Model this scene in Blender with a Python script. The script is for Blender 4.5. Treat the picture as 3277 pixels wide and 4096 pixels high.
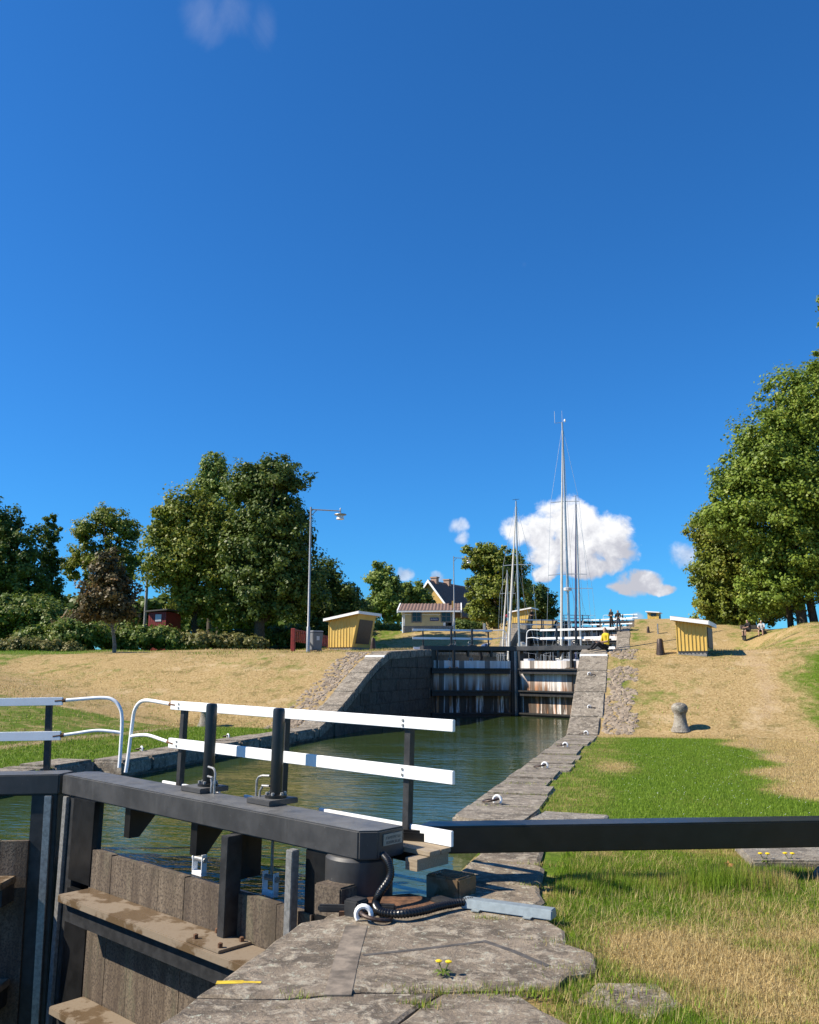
import bpy, bmesh, math, random
import numpy as np
from mathutils import Vector, Matrix, noise as mnoise
random.seed(11); rng = np.random.default_rng(11)
PI = math.pi; R_ = math.radians
for o in list(bpy.data.objects): bpy.data.objects.remove(o)
SC = bpy.context.scene; COL = SC.collection

# ------------------------------------------------------------------ camera
EYE = 1.72; YAW = R_(15.5); PITCH = R_(10.54); FPX = 3450.0
cd = bpy.data.cameras.new('camera'); cam = bpy.data.objects.new('camera', cd); COL.objects.link(cam)
cd.sensor_fit = 'HORIZONTAL'; cd.sensor_width = 36.0; cd.lens = 36.0*FPX/3277.0
cd.clip_start = 0.05; cd.clip_end = 5000
cam.location = (0, 0, EYE); cam.rotation_euler = (PI/2+PITCH, 0, YAW)
SC.camera = cam
# ------------------------------------------------------------------ world and sun
SUN_EL = R_(42); SUN_DIR = Vector((-0.92, -0.39, 0)).normalized()     # horizontal direction towards the sun
SUN_ROT = math.atan2(SUN_DIR.x, SUN_DIR.y)
world = bpy.data.worlds.new('World'); SC.world = world; world.use_nodes = True
sl = bpy.data.lights.new('sun', 'SUN'); sl.energy = 5.0; sl.angle = R_(0.53); sl.color = (1.0, 0.905, 0.75)
so = bpy.data.objects.new('sun', sl); COL.objects.link(so)
sv = Vector((SUN_DIR.x*math.cos(SUN_EL), SUN_DIR.y*math.cos(SUN_EL), math.sin(SUN_EL)))
so.rotation_euler = sv.to_track_quat('Z', 'Y').to_euler(); so.location = (-20, -10, 40)
SC.view_settings.view_transform = 'Standard'; SC.view_settings.look = 'None'
SC.view_settings.gamma = 1.0; SC.view_settings.exposure = 0.74; SC.view_settings.use_curve_mapping = False
SC.render.engine = 'CYCLES'
SC.cycles.max_bounces = 6; SC.cycles.transparent_max_bounces = 8

# helper geometry of the view, used to read distances off the picture
_R = np.array([math.cos(YAW), math.sin(YAW), 0]); _H = np.array([-math.sin(YAW), math.cos(YAW), 0])
_fw = _H*math.cos(PITCH)+np.array([0, 0, math.sin(PITCH)]); _up = -_H*math.sin(PITCH)+np.array([0, 0, math.cos(PITCH)])
_C = np.array([0, 0, EYE])
def ray(x, y): return _fw+_R*(x-1638.5)/FPX+_up*(2048-y)/FPX
def at(x, y, d):
    """world point at horizontal distance d along the heading"""
    r = ray(x, y); return _C+r*d/(r@_H)
def onz(x, y, z):
    r = ray(x, y); return _C+r*(z-EYE)/r[2]
def ppm(d): return FPX/math.cos(PITCH)/d       # picture pixels per metre at distance d

def world_nodes():
    nt = world.node_tree; N = nt.nodes; L = nt.links
    for n in list(N): N.remove(n)
    out = N.new('ShaderNodeOutputWorld'); bg = N.new('ShaderNodeBackground'); L.new(bg.outputs[0], out.inputs[0])
    sky = N.new('ShaderNodeTexSky'); sky.sky_type = 'NISHITA'; sky.sun_disc = False
    sky.sun_elevation = SUN_EL; sky.sun_rotation = SUN_ROT
    sky.air_density = 1.1; sky.dust_density = 0.1; sky.ozone_density = 3.6; sky.altitude = 100
    bg.inputs[1].default_value = 0.085
    def val(v):
        n = N.new('ShaderNodeValue'); n.outputs[0].default_value = v; return n.outputs[0]
    def m(op, a, b=None, c=None, clamp=False):
        n = N.new('ShaderNodeMath'); n.operation = op; n.use_clamp = clamp
        for i, v in enumerate((a, b, c)):
            if v is None: continue
            if isinstance(v, (int, float)): n.inputs[i].default_value = v
            else: L.new(v, n.inputs[i])
        return n.outputs[0]
    tc = N.new('ShaderNodeTexCoord'); D = tc.outputs['Generated']
    sep = N.new('ShaderNodeSeparateXYZ'); L.new(D, sep.inputs[0])
    az = m('ARCTAN2', sep.outputs[0], sep.outputs[1]); el = m('ARCSINE', sep.outputs[2])
    def azel(x, y):
        r = ray(x, y); r = r/np.linalg.norm(r); return math.atan2(r[0], r[1]), math.asin(r[2])
    def noise(scale, detail, rough, dist=0.0, off=(0, 0, 0)):
        mp = N.new('ShaderNodeMapping'); mp.inputs['Location'].default_value = off
        L.new(D, mp.inputs[0])
        n = N.new('ShaderNodeTexNoise'); n.inputs['Scale'].default_value = scale; n.inputs['Detail'].default_value = detail
        n.inputs['Roughness'].default_value = rough; n.inputs['Distortion'].default_value = dist
        L.new(mp.outputs[0], n.inputs['Vector']); return n.outputs[0]
    warp = m('MULTIPLY', m('SUBTRACT', noise(14, 4, .55), .5), 0.035)
    az2 = m('ADD', az, warp); el2 = m('ADD', el, m('MULTIPLY', m('SUBTRACT', noise(16, 4, .55, 0, (3, 1, 7)), .5), 0.03))
    def field(blobs):
        f = None
        for (x, y, rx, ry) in blobs:
            a, e = azel(x, y); ra = rx/3500.; re = ry/3500.
            dx = m('MULTIPLY', m('SUBTRACT', az2, a), 1/ra); dy = m('MULTIPLY', m('SUBTRACT', el2, e), 1/re)
            q = m('SUBTRACT', 1.0, m('ADD', m('MULTIPLY', dx, dx), m('MULTIPLY', dy, dy)))
            f = q if f is None else m('SMOOTH_MAX', f, q, 0.35)
        return f
    big = field([(2125, 2130, 120, 75), (2235, 2085, 120, 95), (2330, 2110, 120, 100), (2425, 2165, 120, 100), (2300, 2200, 220, 95),
                 (2470, 2215, 90, 60), (2360, 2275, 160, 50), (2555, 2335, 110, 48), (2640, 2358, 70, 24), (2490, 2355, 60, 22), (2180, 2290, 60, 40)])
    small = field([(1850, 2105, 42, 46), (1860, 2150, 36, 36), (2735, 2215, 70, 62), (2545, 2462, 38, 22), (1615, 2290, 42, 34), (1745, 2318, 44, 34), (1860, 2360, 40, 26)])
    wisp = field([(830, 85, 130, 100), (945, 45, 110, 90), (1065, 90, 80, 100), (2088, 1072, 26, 26)])
    nb = noise(34, 9, .6, .25); nb2 = noise(34, 9, .6, .25, (.006, -.012, -.012))
    db = m('ADD', big, m('MULTIPLY', m('SUBTRACT', nb, .5), 2.5))
    db2 = m('ADD', big, m('MULTIPLY', m('SUBTRACT', nb2, .5), 2.5))
    def mr(v, a, b, c=0., d=1.):
        n = N.new('ShaderNodeMapRange'); n.interpolation_type = 'SMOOTHSTEP'
        L.new(v, n.inputs[0]); n.inputs[1].default_value = a; n.inputs[2].default_value = b; n.inputs[3].default_value = c; n.inputs[4].default_value = d
        return n.outputs[0]
    ab = mr(db, -0.12, 0.62)
    asm = m('MULTIPLY', mr(m('ADD', small, m('MULTIPLY', m('SUBTRACT', nb, .5), 2.2)), 0.05, 1.0), 0.62)
    aw = m('MULTIPLY', mr(m('ADD', wisp, m('MULTIPLY', m('SUBTRACT', noise(11, 7, .6, .6), .5), 3.2)), 0.2, 2.6), 0.17)
    alpha = m('MAXIMUM', m('MAXIMUM', ab, asm), aw)
    # the cumulus: lit crown, lilac grey belly
    e0 = azel(2300, 2330)[1]; e1 = azel(2300, 2080)[1]
    hgt = m('MULTIPLY', m('SUBTRACT', el2, e0), 1/(e1-e0))
    relief = m('MULTIPLY', m('SUBTRACT', db, db2), 0.9)
    lum = mr(m('ADD', m('ADD', m('MULTIPLY', hgt, .8), relief), 0.05), -0.1, 0.95)
    cr = N.new('ShaderNodeMix'); cr.data_type = 'RGBA'; L.new(lum, cr.inputs[0])
    cr.inputs[6].default_value = (4.0, 4.08, 4.6, 1); cr.inputs[7].default_value = (7.3, 7.35, 7.5, 1)
    # deepen the blue of the whole sky a little: one even grade, no patches
    gam = N.new('ShaderNodeGamma'); L.new(sky.outputs[0], gam.inputs[0]); gam.inputs[1].default_value = 1.0
    hs = N.new('ShaderNodeMix'); hs.data_type = 'RGBA'; hs.blend_type = 'MULTIPLY'; hs.inputs[0].default_value = 1.0; hs.inputs[7].default_value = (.2, .66, 1.12, 1)
    L.new(gam.outputs[0], hs.inputs[6])
    mx = N.new('ShaderNodeMix'); mx.data_type = 'RGBA'; L.new(alpha, mx.inputs[0]); L.new(hs.outputs[2], mx.inputs[6]); L.new(cr.outputs[2], mx.inputs[7])
    L.new(mx.outputs[2], bg.inputs[0])
world_nodes()

# ------------------------------------------------------------------ materials
class NB:
    def __init__(s, name):
        s.m = bpy.data.materials.new(name); s.m.use_nodes = True
        s.nt = s.m.node_tree; s.N = s.nt.nodes; s.L = s.nt.links
        s.bsdf = s.N['Principled BSDF']; s.out = s.N['Material Output']
        s.geo = s.N.new('ShaderNodeNewGeometry'); s.pos = s.geo.outputs['Position']; s.tc = s.N.new('ShaderNodeTexCoord')
    def put(s, sock, v):
        if isinstance(v, (int, float)): sock.default_value = v
        elif isinstance(v, tuple): sock.default_value = v if len(v) != 3 or sock.type == 'VECTOR' else v+(1,)
        else: s.L.new(v, sock)
    def math(s, op, a, b=0.0, clamp=False):
        n = s.N.new('ShaderNodeMath'); n.operation = op; n.use_clamp = clamp; s.put(n.inputs[0], a); s.put(n.inputs[1], b); return n.outputs[0]
    def map(s, sc=(1, 1, 1), vec=None, loc=(0, 0, 0), rot=(0, 0, 0)):
        n = s.N.new('ShaderNodeMapping'); s.L.new(vec or s.pos, n.inputs[0]); n.inputs['Scale'].default_value = sc
        n.inputs['Location'].default_value = loc; n.inputs['Rotation'].default_value = rot; return n.outputs[0]
    def noise(s, scale, detail=4, rough=.55, vec=None, dist=0.0):
        n = s.N.new('ShaderNodeTexNoise'); s.L.new(vec or s.pos, n.inputs['Vector']); n.inputs['Scale'].default_value = scale
        n.inputs['Detail'].default_value = detail; n.inputs['Roughness'].default_value = rough; n.inputs['Distortion'].default_value = dist
        return n.outputs[0]
    def ramp(s, v, a, b, c=0.0, d=1.0):
        n = s.N.new('ShaderNodeMapRange'); n.interpolation_type = 'SMOOTHSTEP'; s.put(n.inputs[0], v)
        for i, q in enumerate((a, b, c, d)): n.inputs[i+1].default_value = q
        return n.outputs[0]
    def mix(s, f, a, b, mode='MIX'):
        n = s.N.new('ShaderNodeMix'); n.data_type = 'RGBA'; n.blend_type = mode; s.put(n.inputs[0], f); s.put(n.inputs[6], a); s.put(n.inputs[7], b); return n.outputs[2]
    def attr(s, name):
        n = s.N.new('ShaderNodeAttribute'); n.attribute_name = name; return n.outputs['Fac']
    def bump(s, h, strength=.5, dist=.02):
        n = s.N.new('ShaderNodeBump'); n.inputs['Strength'].default_value = strength; n.inputs['Distance'].default_value = dist
        s.L.new(h, n.inputs['Height']); s.L.new(n.outputs[0], s.bsdf.inputs['Normal'])
    def k(s, c, f=None):
        f = f or (.95 if s.m.name.startswith('leaf') else .86 if s.m.name == 'blade' else .74)
        n = s.N.new('ShaderNodeMix'); n.data_type = 'RGBA'; n.blend_type = 'MULTIPLY'; n.inputs[0].default_value = 1.0; s.put(n.inputs[6], c); n.inputs[7].default_value = (f, f, f, 1); return n.outputs[2]
    def fin(s, col, rough=.7, metal=0.0, spec=None, f=None):
        if s.m.name not in ('white_paint', 'cool_white', 'water', 'limed_plank', 'dandelion'): col = s.k(col, f)
        s.put(s.bsdf.inputs['Base Color'], col); s.put(s.bsdf.inputs['Roughness'], rough); s.bsdf.inputs['Metallic'].default_value = metal
        if spec is not None: s.bsdf.inputs['Specular IOR Level'].default_value = spec
        return s.m
M = {}
def plain(name, col, rough=.6, var=.25, scale=6, metal=0.0, bump=0.0, spec=None):
    b = NB(name); n = b.noise(scale, 5, .6)
    c = b.mix(b.ramp(n, .3, .7), tuple(x*(1-var) for x in col), tuple(min(1, x*(1+var)) for x in col))
    if bump: b.bump(b.noise(scale*6, 4), bump, .01)
    M[name] = b.fin(c, rough, metal, spec)
def make_materials():
    b = NB('grey_paint')                                    # the charcoal steel paint of the gates
    n = b.noise(3, 6, .65); f = b.noise(60, 3, .6); st = b.noise(7, 4, .6, b.map((1, 1, .12)))
    c = b.mix(b.ramp(n, .35, .7), (.047, .047, .049), (.068, .068, .07)); c = b.mix(b.ramp(st, .55, .8, 0, .5), c, (.11, .108, .105)); sn = b.N.new('ShaderNodeSeparateXYZ'); b.L.new(b.geo.outputs['Normal'], sn.inputs[0]); c = b.mix(b.math('MULTIPLY', b.ramp(sn.outputs[2], .7, .95), b.ramp(b.noise(5, 6, .7), .3, .7, .25, .75)), c, (.23, .225, .21))  # sky sheen on upward faces painted in as a paler grey
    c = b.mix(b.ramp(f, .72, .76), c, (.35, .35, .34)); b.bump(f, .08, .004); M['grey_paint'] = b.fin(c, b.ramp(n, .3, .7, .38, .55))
    plain('black_paint', (.014, .014, .0145), .33, .3, 8, bump=.05)
    plain('dark_steel', (.032, .032, .033), .5, .4, 10, bump=.1)
    plain('white_paint', (.86, .86, .84), .5, .03, 5)
    plain('cool_white', (.8, .82, .84), .5, .04, 5)
    plain('galvanised', (.45, .445, .43), .42, .25, 30, .55)
    plain('tray_metal', (.36, .42, .44), .5, .12, 20, .25)
    plain('aluminium', (.62, .63, .62), .35, .08, 9, .6)
    plain('rust', (.16, .075, .035), .85, .5, 18, bump=.3)
    plain('ring_iron', (.07, .045, .035), .5, .4, 25, .3, bump=.2)
    plain('rubber', (.012, .012, .013), .32, .2, 20)
    plain('red_paint', (.3, .03, .022), .6, .25, 5)
    plain('roof_felt', (.33, .12, .1), .85, .2, 8)
    plain('concrete', (.3, .29, .27), .9, .25, 9, bump=.3)
    plain('cream_boards', (.9, .72, .38), .65, .06, 3)
    plain('yellow_house', (.62, .38, .1), .65, .08, 3)
    plain('window_glass', (.02, .024, .03), .08, .3, 2)
    plain('sign_blue', (.02, .05, .22), .4, .1, 3)
    plain('sign_plate', (.3, .31, .27), .5, .1, 30)
    plain('letter', (.1, .11, .1), .6, .1, 30)
    plain('brick', (.5, .33, .25), .85, .3, 14)
    plain('bin_grey', (.2, .21, .23), .55, .08, 5)
    plain('bark', (.09, .07, .05), .95, .4, 7, bump=.5)
    plain('bark_pale', (.25, .21, .15), .9, .3, 7, bump=.4)
    plain('skin', (.5, .3, .21), .55, .1, 5); plain('hair', (.02, .015, .012), .6, .2, 9); plain('white_hair', (.6, .58, .54), .7, .1, 9)
    plain('cloth_black', (.014, .014, .017), .9, .3, 9); plain('cloth_yellow', (.72, .53, .02), .85, .1, 9)
    plain('cloth_denim', (.035, .055, .09), .9, .2, 9); plain('cloth_red', (.4, .03, .06), .85, .2, 9); plain('cloth_white', (.7, .71, .72), .85, .1, 9); plain('cloth_blue', (.06, .12, .28), .85, .2, 9)
    plain('hull_white', (.75, .76, .76), .3, .03, 2); plain('sail_blue', (.02, .035, .12), .8, .2, 6); plain('sail_cream', (.6, .58, .52), .8, .1, 6)
    plain('yellow_mark', (.75, .52, .03), .8, .25, 22)
    plain('dandelion', (.8, .55, .01), .7, .1, 9); plain('dead_leaf', (.42, .2, .06), .8, .3, 30)
    plain('drain_metal', (.25, .205, .155), .8, .5, 7, .0, .2)
    plain('tar', (.11, .098, .085), .75, .3, 14, bump=.2)
    b = NB('shed_yellow'); n = b.noise(2.5, 4); st = b.noise(9, 4, .6, b.map((1, 1, .1)))
    c = b.mix(b.ramp(n, .3, .7), (.82, .55, .13), (.9, .62, .16)); c = b.mix(b.ramp(st, .5, .85, 0, .5), c, (.68, .44, .09)); M['shed_yellow'] = b.fin(c, .65)
    b = NB('deck_wood'); g = b.noise(6, 5, .6, b.map((1, 14, 14), b.tc.outputs['Object'])); n = b.noise(3, 4)
    c = b.mix(b.ramp(g, .3, .7), (.3, .22, .14), (.46, .37, .25)); c = b.mix(b.ramp(n, .5, .8, 0, .6), c, (.35, .33, .29)); b.bump(g, .4, .006); M['deck_wood'] = b.fin(c, .85)
    # near gate planks: brown wet wood with pale vertical lime streaks
    b = NB('gate_plank'); oi = b.N.new('ShaderNodeObjectInfo')
    s1 = b.noise(8, 6, .65, b.map((1, 1, .1))); s2 = b.noise(3, 5, .6, b.map((1, 1, .16), None, (5, 3, 1))); f = b.noise(45, 5, .7)
    c = b.mix(b.ramp(s1, .3, .72), (.1, .07, .045), (.27, .21, .145)); c = b.mix(b.ramp(f, .44, .6, 0, .85), c, (.06, .042, .03)); c = b.mix(b.ramp(b.noise(1.6, 6, .65, b.map((1, 1, .5))), .5, .68, 0, .6), c, (.07, .055, .03))
    c = b.mix(b.ramp(s2, .56, .72, 0, .75), c, (.21, .22, .13)); c = b.mix(b.math('MULTIPLY', oi.outputs['Random'], .25), c, (.07, .05, .04)); b.bump(b.math('ADD', s1, b.math('MULTIPLY', f, .5)), .7, .012)
    M['gate_plank'] = b.fin(c, .85)
    # far gate planks: white limed boards with rust and black runs
    b = NB('limed_plank'); oi = b.N.new('ShaderNodeObjectInfo')
    s1 = b.noise(7, 5, .6, b.map((1, 1, .06))); s2 = b.noise(5, 5, .6, b.map((1, 1, .08), None, (7, 2, 0))); sep = b.N.new('ShaderNodeSeparateXYZ'); b.L.new(b.tc.outputs['Object'], sep.inputs[0])
    low = b.ramp(sep.outputs[2], -.9, -3.0)
    c = b.mix(b.ramp(s1, .3, .7), (.68, .62, .56), (.88, .84, .79))
    c = b.mix(b.math('MULTIPLY', b.ramp(s2, .42, .56), b.ramp(low, 0., .6, .15, .95)), c, (.4, .17, .06))
    c = b.mix(b.math('MULTIPLY', b.ramp(s1, .56, .5), b.ramp(low, .1, .9, .08, .9)), c, (.04, .03, .022))
    c = b.mix(b.ramp(oi.outputs['Random'], .72, .8, 0, .8), c, (.09, .065, .045)); M['limed_plank'] = b.fin(c, .85)
    # wet ledge beams
    b = NB('ledge_wood'); n = b.noise(3, 6, .6); f = b.noise(24, 4, .6, b.map((1, 1, 1)))
    wet = b.ramp(n, .46, .53); c = b.mix(wet, (.17, .115, .065), (.29, .225, .155)); c = b.mix(b.ramp(f, .5, .8, 0, .5), c, (.2, .12, .06)); b.bump(f, .3, .006)
    M['ledge_wood'] = b.fin(c, b.ramp(n, .44, .54, .25, .85))
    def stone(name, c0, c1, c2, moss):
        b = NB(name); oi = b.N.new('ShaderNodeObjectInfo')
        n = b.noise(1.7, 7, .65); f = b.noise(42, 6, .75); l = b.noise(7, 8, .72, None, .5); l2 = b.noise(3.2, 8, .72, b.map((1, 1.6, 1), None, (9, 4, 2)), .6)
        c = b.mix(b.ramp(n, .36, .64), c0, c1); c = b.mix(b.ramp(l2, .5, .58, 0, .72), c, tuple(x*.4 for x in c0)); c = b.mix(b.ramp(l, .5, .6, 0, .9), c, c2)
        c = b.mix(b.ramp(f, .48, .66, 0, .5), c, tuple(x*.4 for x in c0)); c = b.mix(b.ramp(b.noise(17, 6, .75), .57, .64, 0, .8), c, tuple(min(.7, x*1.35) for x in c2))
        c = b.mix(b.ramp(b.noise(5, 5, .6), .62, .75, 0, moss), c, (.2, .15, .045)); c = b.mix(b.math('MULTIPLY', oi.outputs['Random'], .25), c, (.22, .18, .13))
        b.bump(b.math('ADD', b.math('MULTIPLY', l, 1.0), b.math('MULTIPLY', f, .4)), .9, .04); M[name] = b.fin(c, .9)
    stone('coping', (.24, .2, .15), (.4, .34, .265), (.54, .47, .37), .45)
    stone('platform_stone', (.25, .195, .135), (.45, .36, .26), (.62, .53, .4), .6)
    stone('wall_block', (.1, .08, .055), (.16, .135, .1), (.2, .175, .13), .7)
    stone('bollard_stone', (.3, .26, .21), (.42, .37, .3), (.46, .43, .36), .3)
    # cobbles
    b = NB('cobble'); rp = b.geo.outputs['Random Per Island']; c = b.mix(rp, (.2, .155, .11), (.46, .37, .27)); f = b.noise(20, 4); c = b.mix(b.ramp(f, .4, .7, 0, .5), c, (.3, .22, .16)); M['cobble'] = b.fin(c, .9)
    # ground: dry and green turf, attribute 'green' says where the lawn is watered
    def turf_col(b, g, fine):
        n1 = b.noise(.42, 6, .65); n2 = b.noise(2.2, 6, .65); n3 = b.noise(14, 4, .65)
        gg = b.math('ADD', g, b.math('ADD', b.math('MULTIPLY', b.math('SUBTRACT', n1, .5), 1.5), b.math('MULTIPLY', b.math('SUBTRACT', n2, .5), 1.2)))
        gm = b.ramp(gg, .25, .8)
        dry = b.mix(b.ramp(n3, .3, .7), (.36, .245, .1), (.6, .44, .22)); dry = b.mix(b.ramp(b.noise(4.5, 6, .7, b.map((1, 1, 1), None, (3, 3, 3))), .56, .66, 0, .6), dry, (.22, .15, .055)); dry = b.mix(b.ramp(n2, .58, .75, 0, .5), dry, (.5, .36, .2))
        dry = b.mix(b.ramp(b.noise(1.2, 6, .7), .52, .7, 0, .75), dry, (.17, .15, .045)); dry = b.mix(b.ramp(b.noise(.8, 6, .7, b.map((1, 1, 1), None, (4, 9, 1))), .55, .68, 0, .6), dry, (.66, .5, .3))
        grn = b.mix(b.ramp(n3, .3, .7), (.075, .14, .01), (.15, .24, .02)); grn = b.mix(b.ramp(n2, .5, .8, 0, .5), grn, (.2, .21, .05))
        return b.mix(gm, dry, grn), n3
    b = NB('turf'); c, n3 = turf_col(b, b.attr('green'), False); c = b.mix(b.ramp(b.math('ADD', b.attr('bare'), b.math('MULTIPLY', b.math('SUBTRACT', b.noise(3, 6, .7), .5), .9)), .3, .8, 0, .85), c, b.mix(b.ramp(b.noise(25, 4, .6), .4, .6), (.44, .31, .18), (.6, .44, .28))); f = b.noise(60, 4, .7); f2 = b.noise(9, 5, .7, b.map((1, 1.8, 1)))
    c = b.mix(b.ramp(f, .5, .75, 0, .6), c, (.08, .065, .025)); b.bump(b.math('ADD', b.math('ADD', b.math('MULTIPLY', f, .3), n3), b.math('MULTIPLY', f2, 1.2)), .6, .035)
    M['turf'] = b.fin(c, .95, 0, .1)
    b = NB('blade'); rp = b.geo.outputs['Random Per Island']; g = b.attr('green')
    gg = b.math('ADD', g, b.math('MULTIPLY', b.math('SUBTRACT', rp, .5), .75)); gm = b.ramp(gg, .3, .7)
    dry = b.mix(rp, (.4, .29, .1), (.78, .61, .3)); grn = b.mix(rp, (.1, .2, .008), (.27, .4, .03)); c = b.mix(gm, dry, grn)
    tr = b.N.new('ShaderNodeBsdfTranslucent'); b.put(tr.inputs[0], b.k(c)); ms = b.N.new('ShaderNodeMixShader'); ms.inputs[0].default_value = .3
    M['blade'] = b.fin(c, .6, 0, .25); b.L.new(b.bsdf.outputs[0], ms.inputs[1]); b.L.new(tr.outputs[0], ms.inputs[2]); b.L.new(ms.outputs[0], b.out.inputs[0])
    def leafm(name, c0, c1, c2, f2=.12):
        b = NB(name); rp = b.geo.outputs['Random Per Island']; n = b.noise(.45, 4, .6)
        c = b.mix(rp, c0, c1); c = b.mix(b.math('MULTIPLY', b.ramp(n, .45, .65), b.ramp(rp, 1-f2*2.2, 1-f2)), c, c2); c = b.mix(b.ramp(n, .35, .7, 0, .5), c, tuple(x*1.25 for x in c1))
        tr = b.N.new('ShaderNodeBsdfTranslucent'); b.put(tr.inputs[0], b.k(c)); ms = b.N.new('ShaderNodeMixShader'); ms.inputs[0].default_value = .32
        M[name] = b.fin(c, .5, 0, .3); b.L.new(b.bsdf.outputs[0], ms.inputs[1]); b.L.new(tr.outputs[0], ms.inputs[2]); b.L.new(ms.outputs[0], b.out.inputs[0])
    leafm('leaf_maple', (.1, .14, .016), (.23, .27, .035), (.32, .24, .05), .2)
    leafm('leaf_dark', (.06, .1, .018), (.125, .175, .03), (.2, .19, .04))
    leafm('leaf_right', (.1, .155, .017), (.22, .3, .038), (.36, .32, .06), .13)
    leafm('leaf_light', (.11, .17, .03), (.23, .3, .06), (.32, .31, .08))
    leafm('leaf_bronze', (.05, .05, .02), (.13, .1, .035), (.34, .19, .09), .25)
    leafm('leaf_bush', (.075, .125, .018), (.18, .24, .04), (.4, .3, .14), .15)
    leafm('leaf_grassy', (.12, .13, .03), (.24, .22, .07), (.36, .24, .12), .3)
    b = NB('water'); w = b.noise(1.0, 3, .5, b.map((1.6, 4.6, 1), None, (0, 0, 0), (0, 0, YAW)), .6); w2 = b.noise(1.0, 3, .6, b.map((7, 16, 1), None, (2, 1, 0), (0, 0, YAW)), .3)
    calm = b.ramp(b.noise(.35, 2, .5), .35, .65, .45, 1.1)
    b.bump(b.math('MULTIPLY', b.math('ADD', w, b.math('MULTIPLY', w2, .16)), calm), .4, .07); M['water'] = b.fin((.038, .06, .012), .03, 0, .5); b.bsdf.inputs['IOR'].default_value = 1.33
    b = NB('roof_tile'); n = b.noise(5, 4); c = b.mix(b.ramp(n, .3, .7), (.18, .11, .085), (.28, .18, .14)); M['roof_tile'] = b.fin(c, .85)
    plain('gravel_path', (.42, .37, .31), .95, .15, 20, bump=.3); plain('sand', (.5, .36, .25), .95, .2, 4)
make_materials()

# ------------------------------------------------------------------ mesh helpers
class MB:
    """collects shapes for ONE mesh object"""
    def __init__(s): s.v = []; s.f = []
    def add(s, vs, fs):
        k = len(s.v); s.v += [tuple(map(float, v)) for v in vs]; s.f += [tuple(i+k for i in f) for f in fs]; return s
    def hexa(s, b, t):          # two rings of four
        return s.add(list(b)+list(t), [(3, 2, 1, 0), (4, 5, 6, 7), (0, 1, 5, 4), (1, 2, 6, 5), (2, 3, 7, 6), (3, 0, 4, 7)])
    def box(s, x0, x1, y0, y1, z0, z1):
        return s.hexa([(x0, y0, z0), (x1, y0, z0), (x1, y1, z0), (x0, y1, z0)], [(x0, y0, z1), (x1, y0, z1), (x1, y1, z1), (x0, y1, z1)])
    def prism(s, poly, z0, z1):  # polygon in xy
        n = len(poly); vs = [(x, y, z0) for x, y in poly]+[(x, y, z1) for x, y in poly]
        return s.add(vs, [tuple(range(n-1, -1, -1)), tuple(range(n, 2*n))]+[(i, (i+1) % n, (i+1) % n+n, i+n) for i in range(n)])
    def prism_y(s, poly, y0, y1):  # polygon in xz
        n = len(poly); vs = [(x, y0, z) for x, z in poly]+[(x, y1, z) for x, z in poly]
        return s.add(vs, [tuple(range(n)), tuple(range(2*n-1, n-1, -1))]+[(i+n, (i+1) % n+n, (i+1) % n, i) for i in range(n)])
    def prism_x(s, poly, x0, x1):  # polygon in yz
        n = len(poly); vs = [(x0, y, z) for y, z in poly]+[(x1, y, z) for y, z in poly]
        return s.add(vs, [tuple(range(n-1, -1, -1)), tuple(range(n, 2*n))]+[(i, (i+1) % n, (i+1) % n+n, i+n) for i in range(n)])
    def tube(s, pts, rad, n=8, closed=False):
        pts = [Vector(p) for p in pts]; k = len(pts); rr = rad if isinstance(rad, (list, tuple)) else [rad]*k
        vs = []; prev = None
        for i, p in enumerate(pts):
            a = pts[(i-1) % k] if (i > 0 or closed) else p; c = pts[(i+1) % k] if (i < k-1 or closed) else p
            t = (c-a).normalized()
            u = prev if prev is not None else (Vector((0, 0, 1)) if abs(t.z) < .9 else Vector((1, 0, 0)))
            u = (u-t*u.dot(t)).normalized(); prev = u; w = t.cross(u)
            for j in range(n):
                q = 2*PI*j/n; vs.append(p+(u*math.cos(q)+w*math.sin(q))*rr[i])
        fs = []
        for i in range(k if closed else k-1):
            i2 = (i+1) % k
            for j in range(n): fs.append((i*n+j, i*n+(j+1) % n, i2*n+(j+1) % n, i2*n+j))
        if not closed: fs += [tuple(range(n-1, -1, -1)), tuple((k-1)*n+j for j in range(n))]
        return s.add(vs, fs)
    def lathe(s, prof, c=(0, 0, 0), n=16):
        vs = []; k = len(prof)
        for r, z in prof:
            for j in range(n):
                q = 2*PI*j/n; vs.append((c[0]+r*math.cos(q), c[1]+r*math.sin(q), c[2]+z))
        fs = [(i*n+j, i*n+(j+1) % n, (i+1)*n+(j+1) % n, (i+1)*n+j) for i in range(k-1) for j in range(n)]
        fs += [tuple(range(n-1, -1, -1)), tuple((k-1)*n+j for j in range(n))]
        return s.add(vs, fs)
    def map(s, fn): s.v = [tuple(fn(*p)) for p in s.v]; return s
    def build(s, name, mat, parent=None, smooth=False, bevel=0.0, bseg=1):
        me = bpy.data.meshes.new(name); me.from_pydata(s.v, [], s.f)
        bm = bmesh.new(); bm.from_mesh(me); bmesh.ops.recalc_face_normals(bm, faces=bm.faces)
        if bevel: bmesh.ops.bevel(bm, geom=list(bm.edges), offset=bevel, segments=bseg, affect='EDGES', clamp_overlap=True)
        bm.to_mesh(me); bm.free()
        if smooth:
            me.polygons.foreach_set('use_smooth', [True]*len(me.polygons))
            try: me.set_sharp_from_angle(angle=R_(38))
            except Exception: pass
        if isinstance(mat, str): mat = M[mat]
        me.materials.append(mat)
        o = bpy.data.objects.new(name, me); COL.objects.link(o)
        if parent: o.parent = parent
        return o
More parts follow.
